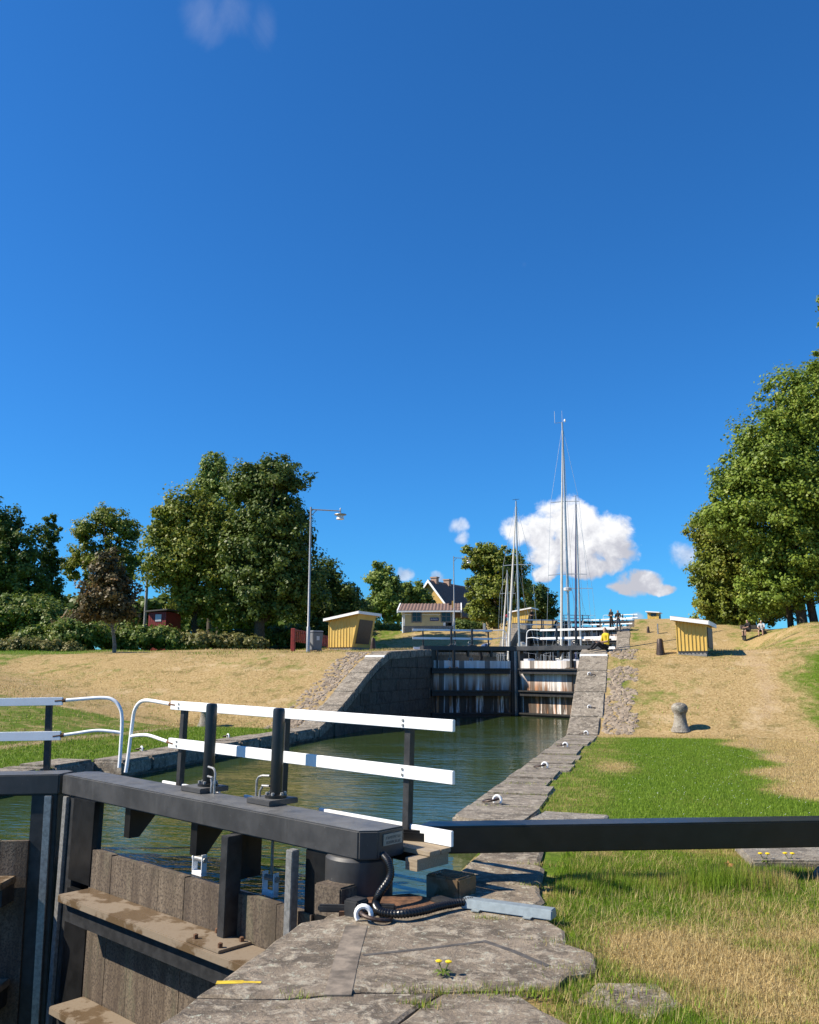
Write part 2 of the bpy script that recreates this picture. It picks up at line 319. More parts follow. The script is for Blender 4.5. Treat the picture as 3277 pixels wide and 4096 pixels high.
def tag(o, label=None, cat=None, group=None, kind=None):
    if label: o['label'] = label
    if cat: o['category'] = cat
    if group: o['group'] = group
    if kind: o['kind'] = kind
    return o
def empty(name, loc=(0, 0, 0), rz=0.0, label=None, cat=None, group=None):
    o = bpy.data.objects.new(name, None); COL.objects.link(o); o.location = loc; o.rotation_euler = (0, 0, rz); o.empty_display_size = .2
    return tag(o, label, cat, group)
def copy_tree(o, parent=None):
    c = o.copy(); COL.objects.link(c); c.parent = parent
    for ch in o.children: copy_tree(ch, c)
    return c
def quads(name, verts, mat, parent=None, per=4, attrs=None, smooth=False):
    """many loose faces of `per` corners from one numpy array"""
    n = len(verts)//per; me = bpy.data.meshes.new(name)
    me.vertices.add(len(verts)); me.vertices.foreach_set('co', np.ascontiguousarray(verts, dtype=np.float32).ravel())
    me.loops.add(n*per); me.loops.foreach_set('vertex_index', np.arange(n*per, dtype=np.int32))
    me.polygons.add(n); me.polygons.foreach_set('loop_start', np.arange(0, n*per, per, dtype=np.int32)); me.polygons.foreach_set('loop_total', np.full(n, per, dtype=np.int32))
    me.update(calc_edges=True)
    for k, a in (attrs or {}).items():
        at_ = me.attributes.new(k, 'FLOAT', 'POINT'); at_.data.foreach_set('value', np.ascontiguousarray(a, dtype=np.float32))
    me.materials.append(M[mat]); o = bpy.data.objects.new(name, me); COL.objects.link(o)
    if parent: o.parent = parent
    return o

# ------------------------------------------------------------------ terrain
XR, XL = -2.45, -10.2                      # faces of the lock chamber walls
ZW = -0.35                                  # water in the near chamber
def lin(t, a, b): return np.clip((t-a)/(b-a), 0, 1)
def sm(t, a, b):
    q = lin(t, a, b); return q*q*(3-2*q)
def mixs(t, a, b): return .6*lin(t, a, b)+.4*sm(t, a, b)
def PR(Y): return 2.55*mixs(Y, 25.4, 32.2)+.25*lin(Y, 36, 60)+2.4*mixs(Y, 62, 69)+.3*lin(Y, 72, 97)+2.4*mixs(Y, 98, 105)+.0*Y
def PL(Y): return 2.55*mixs(Y, 26.2, 33.9)+.5*lin(Y, 34, 47)+2.2*mixs(Y, 62, 70)+.35*lin(Y, 72, 97)+2.3*mixs(Y, 98, 105)
def smax(a, b, k=.35):
    h = np.clip(.5+.5*(a-b)/k, 0, 1); return b+(a-b)*h+k*h*(1-h)
def ground(X, Y):
    X = np.asarray(X, float); Y = np.asarray(Y, float)
    # right bank
    zr = PR(Y)+.02*np.clip(X-3, 0, 40)*lin(Y, 10, 30)
    far = sm(X, 5, 10)
    zr2 = 2.55*mixs(Y, 25.4, 34)+2.2*mixs(Y, 48+.0*X, 60)+.02*np.clip(X-3, 0, 40)*lin(Y, 10, 30)
    zr = zr*(1-far)+zr2*far
    # left bank: lawn strip, then the slope up to the trees
    ll = 2.55*lin(-X, 14.4, 31.5)*lin(Y, -20, 6)+.25*sm(-X, 31, 60)
    pl = PL(Y)
    fl = sm(-X, 24, 40); base = 2.55*mixs(Y, 26.2, 33.9)+.5*lin(Y, 34, 47)
    pl = pl*(1-fl)+(base+.35*(pl-base))*fl
    zl = smax(pl, ll, .4)-.1*(1-lin(np.maximum(pl, ll), 0, .4))
    z = np.where(X > -6.3, zr, zl)
    bum = .05*np.sin(X*.9+1.3*np.sin(Y*.31))*np.sin(Y*.53+.7*np.sin(X*.4))
    away = np.where(X > -6.3, sm(X, -.4, 3), sm(-X, 12, 16))
    return z+bum*away*(.5+lin(Y, 12, 40))-.035
def gz(x, y): return float(ground(x, y))
def hit(x, y, dmin=6, dmax=140):
    """first point of the ground along a line of sight"""
    r = ray(x, y); r = r/(r@_H)
    d = np.linspace(dmin, dmax, 4000); P = _C+np.outer(d, r); g = ground(P[:, 0], P[:, 1]); k = np.where(P[:, 2] <= g)[0]
    if not len(k): return None
    p = P[k[0]]; return Vector((p[0], p[1], gz(p[0], p[1])))
def green_at(X, Y):
    X = np.asarray(X, float); Y = np.asarray(Y, float)
    edge = 2.0+.35*np.sin(Y*.7)+.25*np.sin(Y*2.1)
    lawn = sm(edge-X, -.5, .5)*sm(Y, 9.6, 10.4)*sm(-Y, -25.6, -24.6)*.95
    lawn = lawn*(1-.75*np.exp(-(((X+.75)/.45)**2+((Y-17.2)/1.3)**2)))*(1-.3*sm(-X, .3, 1.3))
    left = sm(X, -14.9, -14.1)*sm(-Y, -26.6, -25.6)*np.where(X < -6, 1, 0)*.85
    fore = np.where((X > -6) & (Y < 10.), .58+.2*np.sin(X*1.9+.6)*np.sin(Y*1.7+.4)+.16*np.sin(X*3.7+Y*2.9)-.45*np.exp(-(((X-.35)/.75)**2+((Y-5.9)/.75)**2))
                    + .5*np.exp(-(((X-.2)/1.4)**2+((Y-8.6)/.5)**2))+.4*np.exp(-(((X+.45)/.5)**2+((Y-7.2)/.8)**2))+.35*np.exp(-(((X-1.7)/.6)**2+((Y-5.2)/1.0)**2)), 0)
    flat = np.where(X < -6, .75*sm(-X, 25, 33)*sm(Y, 15, 30)+.35*sm(Y, 47, 60)*sm(-X, 16, 22), (.45*sm(X, 3.6, 5.6)*sm(-Y, -38, -26)+.16*sm(Y, 12, 22)*sm(X, 1.5, 4)-.3*np.exp(-((X-3.1-.04*(Y-25))/.6)**2)+.22*np.exp(-((X+.9)/.5)**2)*sm(Y, 25, 27)))
    flat = np.clip(flat, -.3, 1)+np.where((X < -14.4) | (Y > 26), .23, 0)
    far = np.where(X > -6, .3*np.exp(-(((X-5.5)/3)**2+((Y-47)/4)**2)), 0)
    return np.clip(np.maximum(np.maximum(lawn, left), np.maximum(fore, flat+far)), 0, 1)
def bare_at(X, Y):
    X = np.asarray(X, float); Y = np.asarray(Y, float)
    w = .25*np.sin(Y*.5)+.15*np.sin(Y*1.3+1)
    toe = np.exp(-((X+14.75+.2*w)/.22)**2)*sm(Y, 8, 14)*sm(-Y, -26, -24)
    track = np.exp(-((X-3.0-.05*(Y-26)-.6*w)/.55)**2)*sm(Y, 24.5, 28)*sm(-Y, -50, -34)*.55
    track2 = np.exp(-((X-2.45-.6*w)/.3)**2)*sm(Y, 15, 20)*sm(-Y, -28, -24)*.7
    l2 = np.exp(-((X+14.2+.35*(Y-27)+w)/.7)**2)*sm(Y, 26, 29)*sm(-Y, -37, -32)*.4
    return np.clip(np.maximum(np.maximum(toe, track), np.maximum(track2, l2)), 0, 1)
def make_ground():
    xs = np.concatenate([-np.geomspace(60, 900, 22)[::-1], np.arange(-59, -18, 1.0), np.arange(-18, -11.05, .3), [-10.9], [-1.75], np.arange(-1.6, 4.01, .14), np.arange(4.2, 14, .4), np.arange(14.5, 60, 1.5), np.geomspace(61, 900, 20)])
    ys = np.concatenate([[-300, -120, -50, -20, -8], np.arange(-4, 2, 1.), np.arange(2, 12, .16), np.arange(12, 36, .3), np.arange(36, 112, .75), np.geomspace(113, 1500, 26)])
    X, Y = np.meshgrid(xs, ys); Z = ground(X, Y)
    v = np.stack([X.ravel(), Y.ravel(), Z.ravel()], 1); nx = len(xs); f = []
    ig = int(np.where(np.isclose(xs, -10.9))[0][0])
    for j in range(len(ys)-1):
        for i in range(nx-1):
            if i == ig and ys[j] < 150: continue
            a = j*nx+i; f.append((a, a+1, a+nx+1, a+nx))
    me = bpy.data.meshes.new('ground'); me.from_pydata(v.tolist(), [], f); me.polygons.foreach_set('use_smooth', [True]*len(f))
    a = me.attributes.new('green', 'FLOAT', 'POINT'); a.data.foreach_set('value', green_at(X.ravel(), Y.ravel()).astype(np.float32))
    a = me.attributes.new('bare', 'FLOAT', 'POINT'); a.data.foreach_set('value', bare_at(X.ravel(), Y.ravel()).astype(np.float32))
    me.materials.append(M['turf']); o = bpy.data.objects.new('ground', me); COL.objects.link(o); tag(o, kind='structure')
make_ground()

# ------------------------------------------------------------------ water
def water(name, poly, z):
    o = MB().prism(poly, z-2.5 if False else z-.02, z).build(name, 'water'); tag(o, kind='structure')
water('water', [(XR+.75, 6.9), (-6.45, 8.97), (-10.5, 7.9), (-11.1, 7.9), (-11.1, 41.6), (-10.2, 41.3), (-6.35, 42.85), (-2.4, 41.2), (-1.7, 41.2)], ZW)
water('water', [(-11.2, -40), (-1.8, -40), (-1.8, 6.4), (-6.4, 8.45), (-11.2, 7.2)], -3.1)
water('water', [(-11.2, 41.5), (-6.4, 43.2), (-1.8, 41.5), (-1.8, 76.5), (-6.4, 77.4), (-11.2, 76.5)], 1.15)
water('water', [(-11.2, 78), (-1.8, 78), (-1.8, 112), (-11.2, 112)], 4.0)

# ------------------------------------------------------------------ lock walls
def stone_block(x0, x1, y0, y1, zf, th, mat, parent, name='coping_stone', ch=.035, jit=.012, seg=2):
    """one chamfered stone whose top follows zf(y)"""
    j = lambda: random.uniform(-jit, jit)
    dz = random.uniform(-jit, jit)
    zs = lambda y: zf(y)+dz
    b = [(x0+j(), y0, zs(y0)-th), (x1+j(), y0, zs(y0)-th), (x1+j(), y1, zs(y1)-th), (x0+j(), y1, zs(y1)-th)]
    t = [(x0+j(), y0, zs(y0)), (x1+j(), y0, zs(y0)), (x1+j(), y1, zs(y1)), (x0+j(), y1, zs(y1))]
    return MB().hexa(b, t).build(name, mat, parent, smooth=True, bevel=ch, bseg=seg)
def wall_core(name, xa, xb, segs, zf, bottom):
    m = MB()
    pts = [(y, zf(y)-.27) for y in segs]
    m.prism_x([(segs[0], bottom)]+[(segs[-1], bottom)]+pts[::-1], xa, xb); return m
segsR = [-40, 25.2, 27, 29, 31, 32.4, 61.5, 64, 67, 69.5, 97.5, 105.5, 150]; segsL = [-40, 26, 28, 30, 32, 34.1, 47, 61.8, 66, 70.2, 97.5, 105.5, 150]
zR = lambda y: float(PR(np.float64(y))); zL = lambda y: float(PL(np.float64(y)))
def walls():
    wr = empty('lock_wall', (XR, 17, 0), 0, 'grey stone lock wall on the grass side near the camera, running up to the far gates', 'lock wall')
    wl = empty('lock_wall', (XL, 17, 0), 0, 'dark shaded stone lock wall across the water on the left bank', 'lock wall')
    inv = lambda o, e: setattr(o, 'matrix_parent_inverse', Matrix.Translation(-Vector(e.location)))
    def P(o, e): o.parent = e; o.matrix_parent_inverse = Matrix.Translation(-Vector(e.location)); return o
    # cores
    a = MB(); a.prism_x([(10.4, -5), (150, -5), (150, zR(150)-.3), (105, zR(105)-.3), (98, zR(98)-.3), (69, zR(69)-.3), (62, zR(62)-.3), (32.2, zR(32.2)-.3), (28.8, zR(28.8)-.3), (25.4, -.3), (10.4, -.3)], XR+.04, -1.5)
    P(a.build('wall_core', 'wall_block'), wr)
    a = MB(); a.prism([(XR+.03, -40), (-1.0, -40), (-1.0, 10.6), (-1.68, 10.6), (-1.68, 7.0), (XR+.03, 6.4)], -5, -.26); P(a.build('wall_core', 'wall_block'), wr)
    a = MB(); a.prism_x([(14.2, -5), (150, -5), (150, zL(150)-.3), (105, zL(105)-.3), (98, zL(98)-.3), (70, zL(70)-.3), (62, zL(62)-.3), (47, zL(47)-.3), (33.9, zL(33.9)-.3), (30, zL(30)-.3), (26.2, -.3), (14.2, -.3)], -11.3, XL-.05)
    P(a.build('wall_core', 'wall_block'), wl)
    a = MB(); a.prism([(-11.6, -40), (XL-.05, -40), (XL-.05, 6.8), (-10.85, 7.4), (-10.85, 14.4), (-11.6, 14.4)], -5, -.3); P(a.build('wall_core', 'wall_block'), wl)
    # right coping along the lawn
    y = 10.45; i = 0
    while y < 25.3:
        l = random.uniform(.95, 1.55); w = random.uniform(.75, 1.0) if i else 1.0
        if y+l > 25.3: l = 25.4-y
        if i == 0:                                  # the rounded end stone beyond the gate recess
            l = 1.15; poly = [(XR+.28, y), (XR+.1, y+.1), (XR+.0, y+.3), (XR, y+l-.03), (-1.42, y+l-.03), (-1.5, y)]
            P(MB().prism(poly, -.3, .02).build('coping_stone', 'coping', None, True, .05, 3), wr)
        else:
            P(stone_block(XR, XR+w, y+.02, y+l-.02, lambda q: 0.0, .3, 'coping', None), wr)
        y += l; i += 1
    # right coping on the slope and on top
    y = 25.4
    while y < 76:
        l = random.uniform(1.0, 1.7); w = .95+random.uniform(-.06, .06)
        for brk in (32.2, 62, 69): 
            if y < brk < y+l: l = brk-y
        P(stone_block(XR, XR+w, y+.008, y+l-.008, zR, .32, 'coping', None, ch=.03, jit=.006), wr); y += l
    # left coping: the recess by the near gate, then the chamber
    y = 7.5
    while y < 75:
        l = random.uniform(1.0, 1.7); w = .85+random.uniform(-.08, .08); xx = XL if y > 14.3 else -10.83
        for brk in (14.3, 26.2, 33.9, 62, 70):
            if y < brk < y+l: l = brk-y
        P(stone_block(xx-w, xx, y+.012, y+l-.012, zL, .32, 'coping', None, ch=.05 if y < 26 else .03, jit=.012 if y < 26 else .006), wl); y += max(l, .05)
    # masonry courses of the left wall, seen across the water
    zc = -.42; row = 0
    while zc < 2.5:
        h = .47; y = 20.5-.5*(row % 2); 
        while y < 41.5:
            l = random.uniform(.8, 1.35)
            top = min(zL(y+.1), zL(y+l))-.33
            if zc+h*.6 < top and not (row == 0 and y < 14.5):
                m = MB(); q = random.uniform(-.015, .02); hh = min(zc+h-.012, top); hb = min(zc+h-.012, zL(y+l)-.33); ha = min(zc+h-.012, zL(y)-.33)
                if ha > zc+.05 or hb > zc+.05:
                    ha = max(ha, zc+.02); hb = max(hb, zc+.02)
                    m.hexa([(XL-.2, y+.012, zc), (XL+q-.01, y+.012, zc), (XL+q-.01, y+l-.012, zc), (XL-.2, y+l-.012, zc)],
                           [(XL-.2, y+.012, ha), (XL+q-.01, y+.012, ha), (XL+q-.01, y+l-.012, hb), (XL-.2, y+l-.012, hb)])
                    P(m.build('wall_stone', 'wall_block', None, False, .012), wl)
            y += l
        zc += h; row += 1
    # white painted line across the coping below the far gate
    yy = 31.6
    for e, x0, x1, zf, y0 in ((wr, XR-.004, XR+.95, zR, 31.3), (wl, XL-.8, XL+.004, zL, 33.0)):
        a = MB(); a.hexa([(x0, y0, zf(y0)-.04), (x1, y0, zf(y0)-.04), (x1, y0+.14, zf(y0+.14)-.04), (x0, y0+.14, zf(y0+.14)-.04)], [(x0, y0, zf(y0)+.016), (x1, y0, zf(y0)+.016), (x1, y0+.14, zf(y0+.14)+.016), (x0, y0+.14, zf(y0+.14)+.016)])
        P(a.build('painted_line', 'white_paint'), e)
    # cobbled gutters beside the slope coping: many small stones, one part per side
    def cobbles(e, xa, xb, ya, yb, n, zf, thin=0.0):
        vs = []; r = np.random.default_rng(3)
        for k in range(n):
            x = r.uniform(min(xa, xb), max(xa, xb)); y = r.uniform(ya, yb)
            if r.random() < thin*abs((x-xa)/(xb-xa))**2: continue
            if mnoise.noise(Vector((x*1.1, y*.8, 2.5)))+.9*(abs((x-xa)/(xb-xa))-.5)*(1 if xb < xa else 1) > .42 or mnoise.noise(Vector((x*.9+7, y*.7, 5))) > .28: continue
            a = r.uniform(.03, .12); b_ = a*r.uniform(.6, 1); h = r.uniform(.01, .045); q = r.uniform(0, PI); c, s = math.cos(q), math.sin(q); z = zf(y)-.05+r.uniform(-.02, .015)
            rg = [(x+(px*c-py*s), y+(px*s+py*c)) for px, py in ((-a, -b_*.6), (-a*.3, -b_), (a*.8, -b_*.7), (a, b_*.3), (a*.2, b_), (-a*.8, b_*.7))]
            sl_ = (zf(y+.2)-zf(y-.2))/.4
            ring = [(p0, p1, z+(p1-y)*sl_) for p0, p1 in rg]; top = [((p0-x)*.6+x, (p1-y)*.6+y, z+(p1-y)*.6*sl_+h) for p0, p1 in rg]
            vs.append((ring, top))
        m = MB()
        for ring, top in vs: m.add(ring+top, [(6, 7, 8, 9, 10, 11)]+[(i, (i+1) % 6, (i+1) % 6+6, i+6) for i in range(6)])
        o = m.build('cobbles', 'cobble'); o['kind'] = 'stuff'; P(o, e)
    cobbles(wr, XR+1.0, XR+1.95, 25.6, 33.5, 1900, lambda q: zR(q)-.0)
    cobbles(wl, XL-.9, XL-1.9, 25.8, 34.2, 1700, lambda q: zL(q)-.0, .5)
    return wr, wl
WR, WL = walls()

# ------------------------------------------------------------------ near stone platform
def platform():
    e = empty('stone_platform', (-1.6, 5.5, 0), 0, 'weathered grey stone slabs with lichen around the foot of the near gate', 'stone platform')
    def slab(poly, z=0.0, th=.3, bev=.035, mat='platform_stone'):
        # top is a fine grid-free polygon with uneven, chamfered edge
        pts = []
        n = len(poly)
        for i in range(n):
            a = Vector(poly[i]); b = Vector(poly[(i+1) % n]); L_ = (b-a).length; k = max(1, int(L_/.18))
            for t in range(k):
                p = a.lerp(b, t/k); q = .018 if 0 < t else 0
                pts.append((p.x+random.uniform(-q, q), p.y+random.uniform(-q, q)))
        m = MB().prism(pts, z-th, z); o = m.build('slab', mat, None, True, 0)
        bm = bmesh.new(); bm.from_mesh(o.data)
        top = [f for f in bm.faces if f.normal.z > .9]
        r = bmesh.ops.inset_region(bm, faces=top, thickness=bev, depth=0)
        for f in top:
            for v in f.verts: v.co.z += bev*.55
        bm.to_mesh(o.data); bm.free()
        o.parent = e; o.matrix_parent_inverse = Matrix.Translation(-Vector(e.location)); return o
    slab([(XR, 4.55), (-1.98, 4.66), (-1.62, 4.86), (-1.2, 4.98), (-.82, 5.1), (-.62, 5.16), (-.56, 5.42), (-.4, 5.52), (-.44, 5.86), (-.62, 6.0), (-.66, 6.3), (-.86, 6.64), (-1.6, 6.76), (-2.0, 6.5), (XR, 5.98)], 0, bev=.022)
    slab([(XR, 3.0), (-1.6, 3.0), (-1.45, 4.0), (-1.3, 4.62), (-1.21, 4.96), (-1.615, 4.845), (-1.975, 4.645), (XR, 4.535)], -.006, bev=.02)
    slab([(-1.585, 3.0), (-.45, 3.0), (-.36, 4.2), (-.46, 4.72), (-.8, 5.085), (-1.195, 4.965), (-1.285, 4.61), (-1.435, 4.0)], -.012, bev=.025)
    slab([(-.5, 5.1), (-.12, 4.96), (.08, 5.2), (-.06, 5.5), (-.4, 5.42)], -.03, bev=.03)
    slab([(-1.74, 6.8), (-.95, 6.68), (-.88, 7.05), (-.98, 7.5), (-1.72, 7.42)], -.01)
    slab([(-1.72, 7.45), (-.98, 7.53), (-1.02, 8.2), (-1.1, 8.3), (-1.72, 8.25)], -.012)
    slab([(-1.72, 8.28), (-1.08, 8.33), (-1.15, 9.2), (-1.72, 9.25)], -.015)
    slab([(-1.72, 9.28), (-1.15, 9.23), (-1.2, 10.38), (-1.72, 10.4)], -.015)
    slab([(XR, 6.02), (-2.02, 6.54), (-1.76, 6.78), (-1.76, 7.0), (XR+.1, 7.0)], -.06)
    # pale flat slab on the lawn beside the recess
    o = slab([(-1.5, 10.75), (-.62, 10.7), (-.6, 11.25), (-1.4, 11.35)], .0, bev=.03, mat='bollard_stone')
    # tar joints drawn over the stone
    def strip(pts, w, name='tar_joint', mat='tar', z=.0145):
        m = MB()
        for (a, b) in zip(pts[:-1], pts[1:]):
            a = Vector(a); b = Vector(b); d = (b-a).normalized(); n_ = Vector((-d.y, d.x))*w*.5
            m.hexa([(a.x-n_.x, a.y-n_.y, z-.02), (b.x-n_.x, b.y-n_.y, z-.02), (b.x+n_.x, b.y+n_.y, z-.02), (a.x+n_.x, a.y+n_.y, z-.02)],
                   [(a.x-n_.x, a.y-n_.y, z), (b.x-n_.x, b.y-n_.y, z), (b.x+n_.x, b.y+n_.y, z), (a.x+n_.x, a.y+n_.y, z)])
        o = m.build(name, mat); o.parent = e; o.matrix_parent_inverse = Matrix.Translation(-Vector(e.location)); return o
    strip([(-1.8, 5.42), (-1.5, 5.62), (-1.12, 5.9)], .035); strip([(-1.14, 5.9), (-.92, 5.74), (-.68, 5.52)], .04, z=.0149)
    strip([(-2.04, 6.0), (-1.88, 5.35), (-1.72, 4.75)], .15, 'drain_cover', 'drain_metal', .0155)
    strip([(-2.44, 4.75), (-2.3, 4.8)], .05, 'paint_mark', 'yellow_mark', .0137); strip([(-2.3, 4.8), (-2.2, 4.82)], .028, 'paint_mark', 'yellow_mark', .0133)
    # rusty sole plate and timber blocks under the gate heel
    a = MB().prism([(-2.25, 6.22), (-1.72, 6.42), (-1.55, 6.7), (-1.9, 6.86), (-2.3, 6.6)], .0, .034).build('sole_plate', 'rust'); a.parent = e; a.matrix_parent_inverse = Matrix.Translation(-Vector(e.location))
    def blk(x0, x1, y0, y1, z0, z1, mat, name='block', rz=0):
        m = MB().box(-(x1-x0)/2, (x1-x0)/2, -(y1-y0)/2, (y1-y0)/2, z0, z1); o = m.build(name, mat, None, True, .012, 2); o.parent = e
        o.location = (Vector(((x0+x1)/2, (y0+y1)/2, 0))-Vector(e.location)); o.rotation_euler = (0, 0, rz); return o
    blk(-2.56, -2.28, 6.52, 6.72, -.1, .13, 'gate_plank', 'timber_block', -.4); blk(-1.78, -1.46, 6.95, 7.2, -.05, .15, 'ledge_wood', 'timber_block', -.4)
    blk(-2.2, -2.07, 6.2, 6.34, .0, .12, 'dark_steel', 'clamp', -.35); blk(-2.42, -2.18, 6.24, 6.29, .02, .07, 'dark_steel', 'clamp_bar', .2); blk(-2.08, -1.86, 6.3, 6.36, .03, .08, 'dark_steel', 'clamp_bar', .15)
    blk(-1.68, -1.5, 6.62, 6.74, .0, .06, 'dark_steel', 'clamp', -.6)
    return e
platform()

def mooring_ring(p, rz, tilt=0.0, s=1.0, label='', slope=0.0):
    e = empty('mooring_ring', p, rz, label, 'mooring ring', 'mooring rings along the lock')
    q = [(0.05*s*math.cos(t)*1.0, 0, .035*s+.052*s*math.sin(t)) for t in np.linspace(-.7, PI+.7, 12)]
    MB().tube(q, .017*s, 8).build('eye', 'white_paint', e, True)
    q = [(.055*s+.1*s*math.cos(t)+.03*s, .085*s*math.sin(t), .02*s+.018*s*math.cos(t)*-1+.01*s) for t in np.linspace(0, 2*PI, 22)[:-1]]
    MB().tube(q, .014*s, 8, True).build('ring', 'ring_iron', e, True)
    return e
mooring_ring((-2.03, 6.12, .02), .15, s=1.05, label='iron mooring ring in a white eye on the stone beside the near gate post')
rl = [((1990, 3212), 'second nearest ring'), ((2180, 3071), ''), ((2262, 2987), ''), ((2345, 2938), '')]
names = ['iron mooring ring on the rounded coping end just beyond the gate arm', 'second mooring ring from the black arm along the lawn coping',
         'third mooring ring from the black arm along the lawn coping', 'iron mooring ring at the foot of the sloping coping on the right']
for (p, _), nm in zip(rl, names):
    w = onz(p[0], p[1], .02); mooring_ring((min(w[0], -1.75), w[1], .02), PI-.1, s=1.05, label=nm)
for p, nm in (((2358, 2832), 'iron mooring ring low on the sloping grey coping right of the far gate'), ((2358, 2700), 'iron mooring ring high on the sloping coping just below the white line')):
    r = ray(*p); X = -1.95; t = X/r[0]
    # walk the sight line to the coping top
    ds = np.linspace(20, 40, 2000); pts = [_C+r/(r@_H)*d for d in ds]; w = next((q for q in pts if q[2] <= zR(q[1])+.02), pts[-1])
    mooring_ring((w[0], w[1], zR(w[1])+.01), .2, s=1.0, label=nm)
for p, nm in (((566, 3005), 'iron mooring ring on the left coping seen below the white curved pipes'), ((912, 2952), 'iron mooring ring on the left coping right of the black cylinder')):
    w = onz(p[0], p[1], .0); mooring_ring((min(w[0], XL-.2), w[1], .01), PI*.8, s=1.05, label=nm)

# ------------------------------------------------------------------ lock gates
def leaf_w(u, v, w): return (u, v, w)
def gate_leaf(name, label, s, plank, depth=3.35, near=False, arm=False, length=4.66, front='grey_paint', heel=True, ext=0.0, plank_end=3.94):
    """one mitre gate leaf; u runs from heel to mitre, v upstream, w up from the beam top.  local x = s*u"""
    e = empty(name, (0, 0, 0), 0, label, 'lock gate', 'lock gate leaves')
    T = lambda u, v, w: (s*u, v, w)
    def B(nm, mat, shapes, bevel=0.0, smooth=False):
        m = MB()
        for q in shapes: m.box(*q)
        m.map(T); return m.build(nm, mat, e, smooth, bevel, 2 if bevel else 1)
    L = length
    # top beam with chamfered heel
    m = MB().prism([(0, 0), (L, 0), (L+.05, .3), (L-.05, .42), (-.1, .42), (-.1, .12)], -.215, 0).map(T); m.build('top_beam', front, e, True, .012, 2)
    # sole: the frame of the leaf
    B('heel_column', 'black_paint', [(.3, .62, .02, .32, -depth, -.216)], .01)
    B('mitre_post', 'dark_steel', [(L-.31, L-.015, .03, .36, -depth, -.216)], .01)
    B('mitre_strip', 'galvanised', [(L-.15, L-.07, -.012, .029, -depth, -.23)], .004)
    if plank_end < 4: B('end_plate', 'black_paint', [(3.9, L-.311, -.012, .05, -1.06, -.217), (3.9, L-.311, -.012, .05, -depth, -1.14)], .004)
    # planks
    u = .5; k = 0
    wd = .43 if near else .253
    while u < plank_end-.02:
        wv = wd*random.uniform(.93, 1.07); u1 = min(u+wv, plank_end)
        off = random.uniform(-.008, .008)
        tops = -.70+random.uniform(-.008, .008)
        if not (1.35 < (u+u1)/2 < 1.62 and not near):
            o = B('plank', plank, [(u+.0016, u1-.0016, off*.3, .075+off*.3, -depth, tops)], .002)
        else:
            B('plank', plank, [(u+.006, u1-.006, .06, .12, -depth, tops)], .006)
        u = u1; k += 1
    B('plank_backing', 'black_paint', [(.5, plank_end, .125, .2, -depth, -.74)])
    # horizontal ledges
    for wl in (-1.06, -2.1, -3.15):
        if -wl < depth:
            B('ledge', 'ledge_wood' if near else 'dark_steel', [(.35, plank_end-.1, -.38, -.014, wl-.075, wl)], .008)
            B('ledge_web', 'dark_steel', [(.35, plank_end-.12, -.3, -.016, wl-.26, wl-.077)])
    # uprights between beam and ledge
    B('upright', 'dark_steel', [(1.43, 1.53, -.14, .02, -1.058, -.217)], .006)
    B('upright_gusset', 'black_paint', [(1.535, 1.56, -.02, .32, -.62, -.217)])
    B('base_plate', 'ledge_wood', [(1.2, 1.66, -.36, -.02, -1.058, -1.035)], .004)
    B('upright', 'galvanised' if near else 'dark_steel', [(.62, .7, -.12, -.04, -1.058, -.217)], .006)
    m = MB()
    for uu, vv in ((1.26, -.3), (1.6, -.3), (1.6, -.08), (1.26, -.08)): m.lathe([(.02, 0), (.02, .035), (.01, .04)], T(uu, vv, -1.036), 6)
    m.build('bolts', 'rust', e)['kind'] = 'stuff'
    # hanging brackets and paddle rods with clevises
    for uu in (3.4, 2.24):
        m = MB().prism_x([(.08, -.217), (.4, -.217), (.4, -.3), (.2, -.52), (.08, -.52)], uu-.05, uu+.05).map(T); m.build('bracket', 'black_paint', e)
    for uu in (2.42, 1.36):
        m = MB().tube([T(uu, .3, -.2), T(uu, .3, -.62)], .014, 8); m.build('paddle_rod', 'galvanised', e, True)
        m = MB().box(uu-.08, uu-.066, .26, .32, -.74, -.56).box(uu+.066, uu+.08, .26, .32, -.74, -.56).box(uu-.08, uu+.08, .26, .32, -.76, -.72).map(T); m.build('clevis', 'cool_white', e, False, .004)
        m = MB().tube([T(uu-.1, .29, -.61), T(uu+.1, .29, -.61)], .026, 10); m.build('clevis_pin', 'galvanised', e, True)
    # hydraulic cylinders on pedestals
    for uu in (2.5, 1.46):
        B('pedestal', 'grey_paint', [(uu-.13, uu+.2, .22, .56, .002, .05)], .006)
        m = MB().lathe([(.1, .051), (.1, .075), (.085, .085)], T(uu, .4, 0), 14); m.build('flange', 'black_paint', e, True)
        m = MB()
        for k in range(6): m.lathe([(.016, .076), (.016, .1), (.008, .103)], T(uu+.082*math.cos(k*PI/3), .4+.082*math.sin(k*PI/3), 0), 6)
        m.build('flange_bolts', 'galvanised', e)['kind'] = 'stuff'
        m = MB().lathe([(.056, .08), (.056, .82), (.05, .845), (.03, .85)], T(uu, .4, 0), 14); m.build('cylinder', 'black_paint', e, True)
        for dz, du in ((.24, -.2), (.15, -.15)):
            sg = -1 if uu > 2 else 1
            q = [(uu+sg*.05, .36, dz), (uu+sg*.14, .35, dz-.005), (uu+sg*(-du-.02), .34, dz-.02), (uu+sg*-du, .335, dz-.05), (uu+sg*-du, .33, .0)]
            MB().tube([T(*p) for p in q], .011, 8).build('oil_pipe', 'galvanised', e, True)
    # walkway with toe board and guard rail on the upstream side
    B('walkway_board', 'deck_wood', [(-.36, L-.4, .43, .56, -.2, -.165)], .004); B('walkway_board', 'deck_wood', [(-.36, L-.4, .566, .69, -.2, -.165)], .004)
